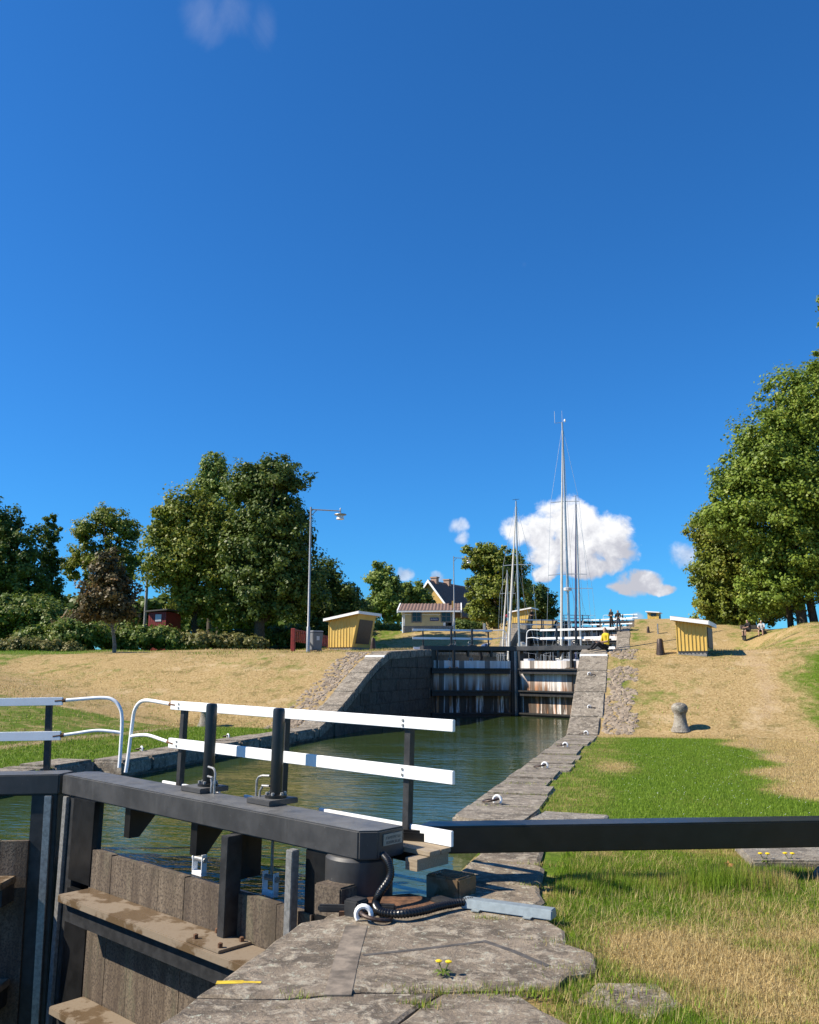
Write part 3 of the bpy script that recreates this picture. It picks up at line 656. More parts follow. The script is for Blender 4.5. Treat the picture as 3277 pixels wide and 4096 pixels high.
    B('walkway_joist', 'dark_steel', [(-.3, L-.4, .5, .58, -.29, -.203)]); B('walkway_joist', 'deck_wood', [(-.34, -.22, .3, .68, -.29, -.203)])
    wm = 'white_paint' if s < 0 else 'cool_white'  # left leaves stand in shade: its bluish tint is put into their white
    for a, b in ((-.36, 1.2), (1.72, 2.3), (2.72, 3.75)): B('toe_board', wm, [(a, b, .692, .722, -.165, -.045)], .003)
    for (w0, w1) in ((.735, .83), (.325, .43)): B('rail_board', wm, [(-.42, 3.58+ext, .63, .665, w0, w1)], .004)
    for uu in (.12, 1.72, 3.42+ext): 
        m = MB(); m.hexa([T(uu-.035, .67, -.2), T(uu+.035, .67, -.2), T(uu+.035, .73, -.2), T(uu-.035, .73, -.2)], [T(uu-.035-.02, .668, .8), T(uu+.035-.02, .668, .8), T(uu+.035-.02, .728, .8), T(uu-.035-.02, .728, .8)])
        m.build('rail_post', 'dark_steel', e, False, .004)
    m = MB()
    for uu in (.12, 1.72, 3.42):
        for w in (.76, .8, .355, .4): m.lathe([(.012, 0), (.012, .01)], (0, 0, 0), 6) if False else m.box(s*uu-.01, s*uu+.01, .622, .6295, w-.01, w+.01)
    m.build('rail_screws', 'galvanised', e)['kind'] = 'stuff'
    # bent white pipes closing the rail at the mitre
    q = [(3.5, .65, .785), (3.75, .65, .8), (4.05, .64, .815), (4.19, .63, .79), (4.28, .62, .7), (4.315, .62, .55), (4.32, .6, .2), (4.32, .58, -.0)]
    q = [(a+ext, b, c) for a, b, c in q]
    def smooth_path(q, n=6):
        out = []
        for i in range(len(q)-1):
            p0 = Vector(q[max(i-1, 0)]); p1 = Vector(q[i]); p2 = Vector(q[i+1]); p3 = Vector(q[min(i+2, len(q)-1)])
            for t in range(n):
                a = t/n; out.append(.5*((2*p1)+(-p0+p2)*a+(2*p0-5*p1+4*p2-p3)*a*a+(-p0+3*p1-3*p2+p3)*a**3))
        return out+[Vector(q[-1])]
    MB().tube([T(*p) for p in smooth_path(q)], .021, 10).build('hand_pipe', wm, e, True)
    q2 = [(3.5, .65, .37), (3.75, .65, .4), (4.0, .64, .43), (4.18, .62, .42), (4.315, .615, .4)]
    q2 = [(a+ext, b, c) for a, b, c in q2]
    MB().tube([T(*p) for p in smooth_path(q2)], .019, 10).build('hand_pipe', wm, e, True)
    for p0, p1 in (((3.49, .65, .785), (3.62, .65, .792)), ((3.49, .65, .37), (3.62, .65, .385))):
        MB().tube([T(p0[0]+ext, *p0[1:]), T(p1[0]+ext, *p1[1:])], .0225, 10).build('rusty_pipe_end', 'rust', e, True)
    # heel: round post
    if heel:
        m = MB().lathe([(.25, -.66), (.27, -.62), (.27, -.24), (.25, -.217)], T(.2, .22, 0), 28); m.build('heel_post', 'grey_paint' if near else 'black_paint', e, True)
        m = MB().lathe([(.2, -depth), (.2, -.66)], T(.2, .22, 0), 20); m.build('heel_shaft', 'black_paint', e, True)
    if near:
        # name plate on the heel end of the beam
        B('name_plate', 'sign_plate', [(-.108, -.1015, .17, .385, -.12, -.035)])
        m = MB(); r = random.Random(5)
        for row, wz in ((0, -.065), (1, -.1)):
            v0 = .2
            while v0 < .355:
                wv = r.uniform(.008, .014); x0 = -.1095
                m.box(x0, -.1081, v0, v0+.0035, wz-.009, wz+.011)
                if r.random() < .8: m.box(x0, -.1081, v0+.0036, v0+wv, wz+.007, wz+.011)
                if r.random() < .6: m.box(x0, -.1081, v0+.0036, v0+wv, wz-.009, wz-.0055)
                if r.random() < .5: m.box(x0, -.1081, v0+wv-.003, v0+wv, wz-.005, wz+.0065)
                v0 += wv+.006
        m.map(T); m.build('raised_letters', 'letter', e)['kind'] = 'stuff'
    return e
def place_leaf(e, O, Mi, s):
    O = Vector(O); Mi = Vector(Mi); ex = (Mi-O).normalized(); X = ex*s
    Y = Vector((-X.y, X.x, 0)).normalized()
    if Y.y < 0: Y = -Y
    Z = X.cross(Y).normalized()
    if Z.z < 0: Z = -Z
    m = Matrix((X, Y, Z)).transposed(); e.location = O; e.rotation_euler = m.to_euler()
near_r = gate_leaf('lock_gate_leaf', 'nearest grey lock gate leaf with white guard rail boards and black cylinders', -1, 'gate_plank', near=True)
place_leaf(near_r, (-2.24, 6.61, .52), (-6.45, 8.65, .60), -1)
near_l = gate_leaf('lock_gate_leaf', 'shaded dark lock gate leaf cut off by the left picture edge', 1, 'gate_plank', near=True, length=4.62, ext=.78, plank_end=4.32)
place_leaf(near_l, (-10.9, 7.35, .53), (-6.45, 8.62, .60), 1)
# the black arm that swings the near leaf, reaching out over the grass
def arm_part():
    a = Vector((-1.98, 7.28, .0)); b = Vector((2.6, 8.98, .0)); d = (b-a).normalized(); n = Vector((-d.y, d.x, 0))
    m = MB(); w = .27
    p = [a, b, b+n*w, a+n*w+d*.15]
    m.prism([(q.x, q.y) for q in p], .235, .455); o = m.build('swing_arm', 'black_paint', None, True, .012, 2)
    bpy.context.view_layer.update()
    o.parent = near_r; o.matrix_parent_inverse = near_r.matrix_world.inverted()
    m = MB(); c = Vector((-2.0, 7.35, 0)); m.box(-2.2, -1.85, 7.2, 7.5, .22, .44); o = m.build('arm_knuckle', 'black_paint', None, False, .02, 2); o.parent = near_r; o.matrix_parent_inverse = near_r.matrix_world.inverted()
bpy.context.view_layer.update(); arm_part()
# plinth with a gap under the outer end of the arm
o = MB().prism([(.78, 8.8), (2.6, 9.2), (2.6, 10.0), (.7, 9.6)], -.2, .045).build('arm_plinth', 'bollard_stone', None, True, .02, 2); tag(o, 'pale flat stone plinth in the grass under the outer end of the black arm', 'plinth')
o = MB().prism([(1.25, 8.55), (2.6, 8.75), (2.6, 9.1), (1.35, 8.88)], -.2, .05).build('paving_slab', 'coping', None, True, .03, 2); tag(o, 'grey paving slab in the grass at the right edge below the black arm', 'paving slab')
# second pair of gates, holding back the upper water
OFF = Vector((0, 33.85, 2.42))
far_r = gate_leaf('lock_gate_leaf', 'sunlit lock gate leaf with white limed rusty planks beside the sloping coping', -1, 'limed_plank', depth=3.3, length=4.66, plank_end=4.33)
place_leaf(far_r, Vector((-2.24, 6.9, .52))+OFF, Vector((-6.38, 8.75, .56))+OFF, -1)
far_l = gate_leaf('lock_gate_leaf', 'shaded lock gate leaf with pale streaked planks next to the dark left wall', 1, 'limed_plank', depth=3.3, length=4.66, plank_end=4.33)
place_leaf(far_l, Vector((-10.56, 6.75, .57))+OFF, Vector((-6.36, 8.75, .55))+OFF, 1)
def rebase(src, off, label):
    c = copy_tree(src); c.location = Vector(src.location)+Vector(off); c['label'] = label; return c
rebase(far_r, (.1, 36, 2.55), 'third lock gate leaf behind the masts, right leaf of its pair'); rebase(far_l, (.1, 36, 2.55), 'third lock gate leaf behind the masts, left leaf below the middle yellow shed')
rebase(far_r, (.1, 71.5, 5.2), 'highest lock gate leaf on the skyline, right leaf by the standing couple'); rebase(far_l, (.1, 71.5, 5.2), 'highest lock gate leaf on the skyline, left leaf in the hazy distance')

# ------------------------------------------------------------------ small things round the near gate
def hose():
    q = [(-2.1, 6.75, .34), (-2.0, 6.62, .3), (-1.96, 6.52, .22), (-2.0, 6.38, .13), (-2.0, 6.3, .075), (-1.92, 6.18, .065), (-1.78, 6.17, .065), (-1.66, 6.3, .06), (-1.57, 6.45, .06), (-1.47, 6.58, .06), (-1.36, 6.66, .06)]
    out = []
    for i in range(len(q)-1):
        p0 = Vector(q[max(i-1, 0)]); p1 = Vector(q[i]); p2 = Vector(q[i+1]); p3 = Vector(q[min(i+2, len(q)-1)])
        for t in range(14):
            a = t/14; out.append(.5*((2*p1)+(-p0+p2)*a+(2*p0-5*p1+4*p2-p3)*a*a+(-p0+3*p1-3*p2+p3)*a**3))
    rad = [.024+(.007 if i % 2 else 0) for i in range(len(out))]
    o = MB().tube(out, rad, 12).build('corrugated_hose', 'rubber', None, True); tag(o, 'black corrugated hose curling from the gate heel to the metal tray', 'hose')
hose()
def tray():
    a = Vector((-1.36, 6.74, 0)); b = Vector((-.8, 6.52, 0)); a = Vector((-1.43, 6.66, 0))
    e = empty('cable_tray', a, math.atan2(b.y-a.y, b.x-a.x), 'pale blue grey metal cable tray lying across the stone into the grass', 'cable tray')
    L_ = (b-a).length+.05
    MB().prism_x([(-.06, .02), (.06, .02), (.045, .085), (-.045, .085)], 0, L_).build('cover', 'tray_metal', e, False, .006, 2)
    MB().box(.1, .16, -.1, -.061, .02, .028).box(L_-.2, L_-.14, -.1, -.061, .02, .028).build('feet', 'tray_metal', e)
tray()

# ------------------------------------------------------------------ stone and iron bollards
def stone_bollard(p, h, label):
    prof = [(.3, -.05), (.27, .03), (.215, .14), (.18, .28), (.168, .4), (.18, .48), (.22, .54), (.24, .62), (.225, .7), (.16, .765), (.06, .79)]
    k = h/.79; o = MB().lathe([(r*k, z*k) for r, z in prof], (0, 0, 0), 22).build('stone_bollard', 'bollard_stone', None, True)
    for v in o.data.vertices: 
        n = mnoise.noise(v.co*5)*.012; v.co.x += n; v.co.y += n*.7
    o.location = p; tag(o, label, 'bollard', 'stone bollards on the lawns')
p = onz(2725, 2940, 0); stone_bollard((p[0], p[1], gz(p[0], p[1])), .75, 'rounded stone bollard on the lawn at the foot of the dry slope on the right')
p = onz(820, 2905, 0); stone_bollard((p[0], p[1], gz(p[0], p[1])), .74, 'stone bollard on the left lawn half hidden behind the black cylinder')
def iron_bollard(px, py, h_px, label):
    p = hit(px, py); 
    if p is None: return
    d = p.dot(Vector(_H)); h = h_px/ppm(d)
    o = MB().lathe([(.29*h, -.1), (.28*h, 0), (.22*h, .5*h), (.19*h, .9*h), (.12*h, h)], (0, 0, 0), 14).build('iron_bollard', 'ring_iron', None, True); o.location = p
    tag(o, label, 'bollard', 'dark bollards by the upper locks')
iron_bollard(1492, 2597, 46, 'dark bollard right of the left yellow shed'); iron_bollard(2643, 2617, 62, 'dark bollard left of the right yellow shed')
iron_bollard(2594, 2530, 24, 'small dark bollard uphill between the couple and the right yellow shed'); iron_bollard(1946, 2530, 20, 'small dark bollard on the dry bank right of the cream house')
for px, py, h, lb in ((1938, 2528, 34, 'grey metal post on the dry bank right of the cream house'), (2633, 2535, 40, 'slim grey sign post between the two right yellow sheds')):
    p = hit(px, py); hh = h/ppm(p.dot(Vector(_H)))
    o = MB().box(-.1 if h < 36 else -.05, .1 if h < 36 else .05, -.06, .06, -.1, hh).build('metal_post', 'galvanised', None, False, .02); o.location = p; tag(o, lb, 'post')

# ------------------------------------------------------------------ sheds
def shed(px, py, wpx, hl_px, hr_px, slant, label, canal=1, d=None, window=False, depth=2.0):
    """gable towards the camera; local x runs to the picture's right; slant leans the canal side outwards"""
    p = hit(px, py) if d is None else Vector(at(px, py, d)); 
    if d is not None: p.z = max(p.z, gz(p.x, p.y)) if False else p.z
    dd = p.dot(Vector(_H)); k = 1/ppm(dd); w = wpx*k; hl = hl_px*k; hr = hr_px*k; sl_ = slant*k
    e = empty('yellow_shed', p, -.16, label, 'shed', 'yellow lock machinery sheds')
    b0 = .12
    top = lambda x: hl+(hr-hl)*(x/w)
    MB().box(.03, w-.03-(0 if sl_ <= 0 else 0), .03, depth-.03, -.6, b0).build('plinth', 'concrete', e)
    wall = MB().prism_y([(0, b0+.002), (w, b0+.002), (w+sl_, top(w+sl_)-.02), (0, top(0)-.02)], 0, depth); wall.build('wall', 'shed_yellow', e)
    # battens on the gable
    n = 8; bw = w/n*.2
    for i in range(n+1):
        x = i*w/n; x = min(max(x, bw*.5), w-bw*.5); xt = x+(sl_ if i == n else 0)
        m = MB(); m.hexa([(x-bw/2, -.035, b0), (x+bw/2, -.035, b0), (x+bw/2, -.002, b0), (x-bw/2, -.002, b0)], [(xt-bw/2, -.035, top(xt)-.05), (xt+bw/2, -.035, top(xt)-.05), (xt+bw/2, -.002, top(xt)-.05), (xt-bw/2, -.002, top(xt)-.05)])
        m.build('batten', 'shed_yellow', e)
        if i < n:   # each board between battens
            xa, xb = i*w/n+bw*.55, (i+1)*w/n-bw*.55
            m = MB(); m.hexa([(xa, -.012, b0+.004), (xb, -.012, b0+.004), (xb, -.001, b0+.004), (xa, -.001, b0+.004)], [(xa, -.012, top(xa)-.06), (xb, -.012, top(xb)-.06), (xb, -.001, top(xb)-.06), (xa, -.001, top(xa)-.06)]); m.build('board', 'shed_yellow', e)
    for j in range(1, 6):
        for xs_, sgn in ((0, -1),):
            y = j*depth/6; MB().box(-.035, -.002, y-bw/2, y+bw/2, b0, top(0)-.06).build('batten', 'shed_yellow', e)
    # canal side hatch, coloured dark to stand for that side's shade
    MB().hexa([(w+sl_*.12+.004, .25, b0+.1*(hr)), (w+sl_*.12+.03, .25, b0+.1*hr), (w+sl_*.12+.03, depth-.25, b0+.1*hr), (w+sl_*.12+.004, depth-.25, b0+.1*hr)],
              [(w+sl_*.8+.004, .25, hr*.85), (w+sl_*.8+.03, .25, hr*.85), (w+sl_*.8+.03, depth-.25, hr*.85), (w+sl_*.8+.004, depth-.25, hr*.85)]).build('hatch', 'dark_steel', e)
    # roof
    ov = .1*w; x0, x1 = -ov, w+max(sl_, 0)+ov; t = .03+.03*hl
    z0, z1 = hl+(hr-hl)*(x0/w), hl+(hr-hl)*(x1/w)
    MB().prism_y([(x0, z0), (x1, z1), (x1, z1+.05), (x0, z0+.05)], -.28, depth+.28).build('roof', 'roof_felt', e)
    MB().prism_y([(x0-.01, z0-.09), (x1+.01, z1-.09), (x1+.01, z1+.04), (x0-.01, z0+.04)], -.31, -.283).build('fascia', 'white_paint', e)
    MB().prism_y([(x0-.01, z0-.09), (x1+.01, z1-.09), (x1+.01, z1+.04), (x0-.01, z0+.04)], depth+.283, depth+.31).build('fascia', 'white_paint', e)
    MB().box(x0-.035, x0-.012, -.3, depth+.3, z0-.1, z0+.045).build('fascia', 'white_paint', e)
    MB().box(x1+.012, x1+.035, -.3, depth+.3, z1-.1, z1+.045).build('fascia', 'white_paint', e)
    if window:
        f = MB().box(w*.3, w*.8, -.06, -.036, hl*.62, hl*.85).build('window', 'window_glass', e)
        MB().box(w*.28, w*.82, -.07, -.0365, hl*.85, hl*.89).build('window_frame', 'shed_yellow', f)
    return e
shed(1314, 2599, 108, 122, 140, 28, 'yellow shed with leaning canal side left of the lock, next to the bin')
shed(2710, 2619, 116, 146, 128, 0, 'yellow shed on a concrete base on the right bank beside the big tree')
shed(2047, 2497, 64, 50, 60, 16, 'small far yellow shed between the masts and the oak', d=92)
shed(2592, 2496, 44, 50, 46, 0, 'small yellow shed with a dark window on the right skyline', d=118, window=True)

# ------------------------------------------------------------------ street lamp, bin, red gate, far posts
def lamp(px, py, top_py, arm_px, label, thick=1.0, k2=1.0):
    p = hit(px, py); d = p.dot(Vector(_H)); k = 1/ppm(d); H = at(px, top_py, d)[2]-p.z; a = arm_px*k
    e = empty('street_lamp', p, YAW, label, 'street lamp', 'tall street lamps')
    MB().lathe([(.09*thick, -.3), (.09*thick, 1.2), (.06*thick, 1.25), (.045*thick, H)], (0, 0, 0), 12).build('pole', 'galvanised', e, True)
    MB().tube([(0, 0, H-.12), (a, 0, H-.2)], .03*thick, 8).build('arm', 'galvanised', e, True)
    MB().tube([(0, 0, H-.45), (a*.2, 0, H-.15)], .02*thick, 6).build('brace', 'galvanised', e, True)
    s = k2
    MB().lathe([(.03*s, .02*s), (.03*s, .25*s), (.02*s, .27*s)], (a, 0, H-.32), 10).build('lamp_neck', 'galvanised', e, True)
    MB().lathe([(.3*s, -.03*s), (.29*s, 0), (.08*s, .04*s), (.04*s, .06*s)], (a, 0, H-.36), 18).build('lamp_hood', 'galvanised', e, True)
    MB().lathe([(.1*s, -.22*s), (.19*s, -.25*s), (.16*s, -.12*s), (.1*s, -.03*s)], (a, 0, H-.36), 16).build('lamp_shade', 'cool_white', e, True)
    return e
lamp(1232, 2611, 2028, 122, 'tall grey street lamp beside the left yellow shed', 1.0, 1.0)
lamp(1818, 2535, 2225, 62, 'slender street lamp in front of the cream house', .8, .8)
p = hit(1262, 2606)
def bin_(p):
    e = empty('wheelie_bin', p, YAW+.5, 'grey wheelie bin standing beside the street lamp', 'bin')
    MB().hexa([(-.24, -.24, .06), (.24, -.24, .06), (.24, .26, .06), (-.24, .26, .06)], [(-.29, -.32, .95), (.29, -.32, .95), (.29, .34, .95), (-.29, .34, .95)]).build('body', 'bin_grey', e, True, .03, 2)
    MB().hexa([(-.31, -.36, .955), (.31, -.36, .955), (.31, .38, .955), (-.31, .38, .955)], [(-.27, -.3, 1.03), (.27, -.3, 1.03), (.27, .34, 1.05), (-.27, .34, 1.05)]).build('lid', 'bin_grey', e, True, .02, 2)
    for x in (-.26, .26): MB().tube([(x-.03, .28, .1), (x+.03, .28, .1)], .1, 14).build('wheel', 'rubber', e, True)
    MB().box(-.08, .08, -.318, -.31, .55, .75).map(lambda x, y, z: (x, y-.0, z)).build('sticker', 'cloth_white', e)
if p: bin_(p)
def red_gate():
    a = hit(1172, 2606); 
    b = Vector(at(1316, 2560, a.dot(Vector(_H))+9)); b.z = a.z+.1
    L_ = (Vector((b.x, b.y, 0))-Vector((a.x, a.y, 0))).length
    e = empty('red_gate', a, math.atan2(b.y-a.y, b.x-a.x), 'red wooden slatted gate on a red post behind the street lamp', 'gate')
    k = 1/ppm(a.dot(Vector(_H))); h = 92*k
    MB().box(-.1, .1, -.1, .1, -.2, h).build('post', 'red_paint', e, False, .02)
    MB().box(L_-.1, L_+.1, -.1, .1, -.2, h*.9).build('post', 'red_paint', e, False, .02)
    MB().box(.12, L_-.12, -.03, .03, h-.12, h-.02).build('top_rail', 'red_paint', e); MB().box(.12, L_-.12, -.03, .03, h*.45, h*.45+.09).build('bottom_rail', 'red_paint', e)
    n = int(L_/.42)
    for i in range(n):
        x = .25+i*(L_-.5)/(n-1); MB().box(x-.09, x+.09, -.055, -.032, h*.42, h-.05).build('slat', 'red_paint', e)
red_gate()
def red_hut():
    p = Vector(at(628, 2502, 65.5)); k = 1/ppm(65.5); w = 80*k; h = 54*k
    e = empty('red_hut', p, YAW-.25, 'small red wooden hut with a white notice among the trees on the left', 'hut')
    MB().box(-w/2, w/2, 0, 2.2, -2.5, h).build('wall', 'red_paint', e)
    n = 9
    for i in range(n): MB().box(-w/2+i*w/n+.02, -w/2+(i+1)*w/n-.02, -.02, -.002, -1, h-.03).build('board', 'red_paint', e)
    MB().prism_y([(-w/2-.2, h), (w/2+.2, h+.12), (w/2+.2, h+.22), (-w/2-.2, h+.1)], -.3, 2.5).build('roof', 'tar', e)
    MB().box(-.15, .35, -.05, -.022, h*.3, h*.82).build('notice', 'cloth_white', e)
red_hut()
p = Vector(at(576, 2560, 72)); e = empty('utility_pole', (p.x, p.y, gz(p.x, p.y)), YAW, 'weathered grey utility pole standing left of the red hut', 'pole')
hz_ = at(582, 2290, 72)[2]-gz(p.x, p.y)
MB().lathe([(.16, -.3), (.15, 0), (.11, hz_)], (0, 0, 0), 10).build('pole', 'concrete', e, True)
MB().box(-.5, .5, -.06, .06, hz_-.5, hz_-.38).build('cross_arm', 'bark', e)

# ------------------------------------------------------------------ houses
def tiles(name, e, x0, x1, ya, za, yb, zb, mat='roof_tile', pitch=.28, parent_part=None):
    """pantiled slope between eave (ya,za) and ridge (yb,zb), rolls running up the slope"""
    m = MB(); n = max(4, int((x1-x0)/pitch)); t = .1; rows = []
    vs = []; fs = []
    for i in range(n*4+1):
        x = x0+(x1-x0)*i/(n*4); b = (.0, .035, .06, .035)[i % 4]; vs += [(x, ya, za+b), (x, yb, zb+b), (x, ya, za-t), (x, yb, zb-t)]
    for i in range(n*4):
        a = i*4; fs += [(a, a+4, a+5, a+1), (a+3, a+7, a+6, a+2), (a, a+2, a+6, a+4), (a+1, a+5, a+7, a+3)]
    m.add(vs, fs); return m.build(name, mat, e)
def cream_house():
    p = hit(1612, 2532); d = p.dot(Vector(_H)); k = 1/ppm(d)
    w = 208*k; e = empty('cream_house', p, YAW-.06, 'small cream house with a brown pantile roof and blue sign behind the far gates', 'house')
    h = 92*k; dp = 6.0; fb = 28*k
    MB().box(0, w, 0, dp, -1.5, fb-.01).build('foundation', 'concrete', e)
    MB().box(.02, w*.81, .03, dp-.03, fb, h).build('wall', 'cream_boards', e)
    nb = 9
    for i in range(nb): MB().box(.03, w*.81, .004, .028, fb+i*(h-fb)/nb+.012, fb+(i+1)*(h-fb)/nb).build('siding_board', 'cream_boards', e)
    MB().box(w*.81+.01, w, 2.2, dp-.03, fb, h).build('porch_wall', 'bin_grey', e); MB().box(w*.88, w*.95, 2.15, 2.19, fb, fb+2.0).build('door', 'cloth_black', e)
    MB().box(w*.95, w, .6, .68, fb+.9, fb+2.1).build('notice_board', 'yellow_house', e)
    for x in (.0, w*.79): MB().box(x-.02, x+.16, -.02, .003, fb, h).build('corner_board', 'white_paint', e)
    for x in (w*.97, ): MB().box(x-.07, x+.07, .05, .2, fb-.1, h).build('porch_post', 'white_paint', e)
    MB().box(.0, w*.8, -.025, .003, h*.78+.0, h*.78+.08).build('band_board', 'white_paint', e)
    for x0, x1 in ((40, 72), (158, 192)):
        xa, xb = x0*k, x1*k; za, zb = h*.5, h*.92
        f = MB().box(xa-.1, xb+.1, -.04, -.0255, za-.1, zb+.1).build('window', 'concrete', e)
        MB().box(xa, xb, -.055, -.041, za, zb).build('pane', 'window_glass', f)
        MB().box((xa+xb)/2-.025, (xa+xb)/2+.025, -.07, -.056, za, zb).box(xa, xb, -.07, -.0562, (za+zb)/2-.02, (za+zb)/2+.02).build('mullion', 'bin_grey', f)
    s = MB().box(110*k, 145*k, -.07, -.03, h*.52, h*.66).build('sign', 'sign_blue', e)
    MB().box(113*k, 117*k, -.075, -.071, h*.56, h*.62).box(119*k, 123*k, -.075, -.071, h*.57, h*.61).box(124*k, 127*k, -.075, -.071, h*.57, h*.62).box(128*k, 132*k, -.075, -.071, h*.57, h*.61).box(133*k, 136*k, -.075, -.071, h*.57, h*.62).box(137*k, 141*k, -.075, -.071, h*.57, h*.61).build('lettering', 'cloth_white', s)
    MB().box(34*k, 62*k, -.03, -.001, fb*.1, fb*.75).build('cellar_hatch', 'bin_grey', e)
    rh = 36*k
    tiles('roof', e, -.35, w+.5, -.5, h-.08, dp/2, h+rh); tiles('roof', e, -.35, w+.5, dp+.5, h-.08, dp/2, h+rh)
    for x in (-.42, w+.57):
        MB().prism_x([(-.52, h-.28), (dp/2, h+rh-.2), (dp+.52, h-.28), (dp+.52, h-.05), (dp/2, h+rh+.08), (-.52, h-.05)], x-.05, x+.05).build('barge_board', 'white_paint', e)
    MB().box(-.4, w+.5, -.62, -.52, h-.22, h-.1).build('gutter', 'cool_white', e)
    MB().tube([(.0, -.12, h-.2), (.0, -.08, .0)], .06, 8).build('downpipe', 'cool_white', e, True)
    MB().prism_x([(.0, h), (dp, h), (dp/2, h+rh-.1)], .05, w*.81).build('gable', 'cream_boards', e)
    MB().prism_x([(.0, h), (dp, h), (dp/2, h+rh-.1)], w*.81+.02, w-.02).build('porch_gable', 'shed_yellow', e)
cream_house()
def yellow_house():
    d = 112; k = 1/ppm(d); p = Vector(at(1722, 2520, d)); e = empty('yellow_house', p, YAW-.55, 'yellow house with steep brown roof and two chimneys behind the cream house', 'house')
    w = 5.6; h = 2.6; dp = 12.0; ridge = 6.4
    MB().prism_y([(-w/2, -3), (w/2, -3), (w/2, h), (0, ridge-.15), (-w/2, h)], 0, dp).build('wall', 'yellow_house', e)
    def sl(sg):
        t = MB(); n = 34; vs = []; fs = []
        for i in range(n*2+1):
            y = -.5+(dp+1)*i/(n*2); b = .07*(i % 2); vs += [(sg*(w/2+.9), y, h-.85+b), (0, y, ridge+b), (sg*(w/2+.9), y, h-1.0), (0, y, ridge-.14)]
        for i in range(n*2):
            a = i*4; fs += [(a, a+4, a+5, a+1), (a+3, a+7, a+6, a+2), (a, a+2, a+6, a+4), (a+1, a+5, a+7, a+3)]
        t.add(vs, fs).build('roof', 'roof_tile', e)
    sl(1); sl(-1)
    for sg in (1, -1): MB().prism_y([(sg*(w/2+.95), h-1.1), (sg*(w/2+.95), h-.8), (0, ridge+.1), (0, ridge-.3)], -.6, -.52).build('barge_board', 'white_paint', e)
    for y in (1.2, 4.6):
        MB().box(-.42, .42, y-.32, y+.32, ridge-.4, ridge+.55).build('chimney', 'brick', e); MB().box(-.5, .5, y-.4, y+.4, ridge+.4, ridge+.56).build('chimney_cap', 'brick', e)
    f = MB().box(-1.0, -.1, -.06, -.01, 3.2, 4.8).build('window', 'white_paint', e); MB().box(-.95, -.15, -.08, -.061, 3.25, 4.75).build('pane', 'window_glass', f)
yellow_house()

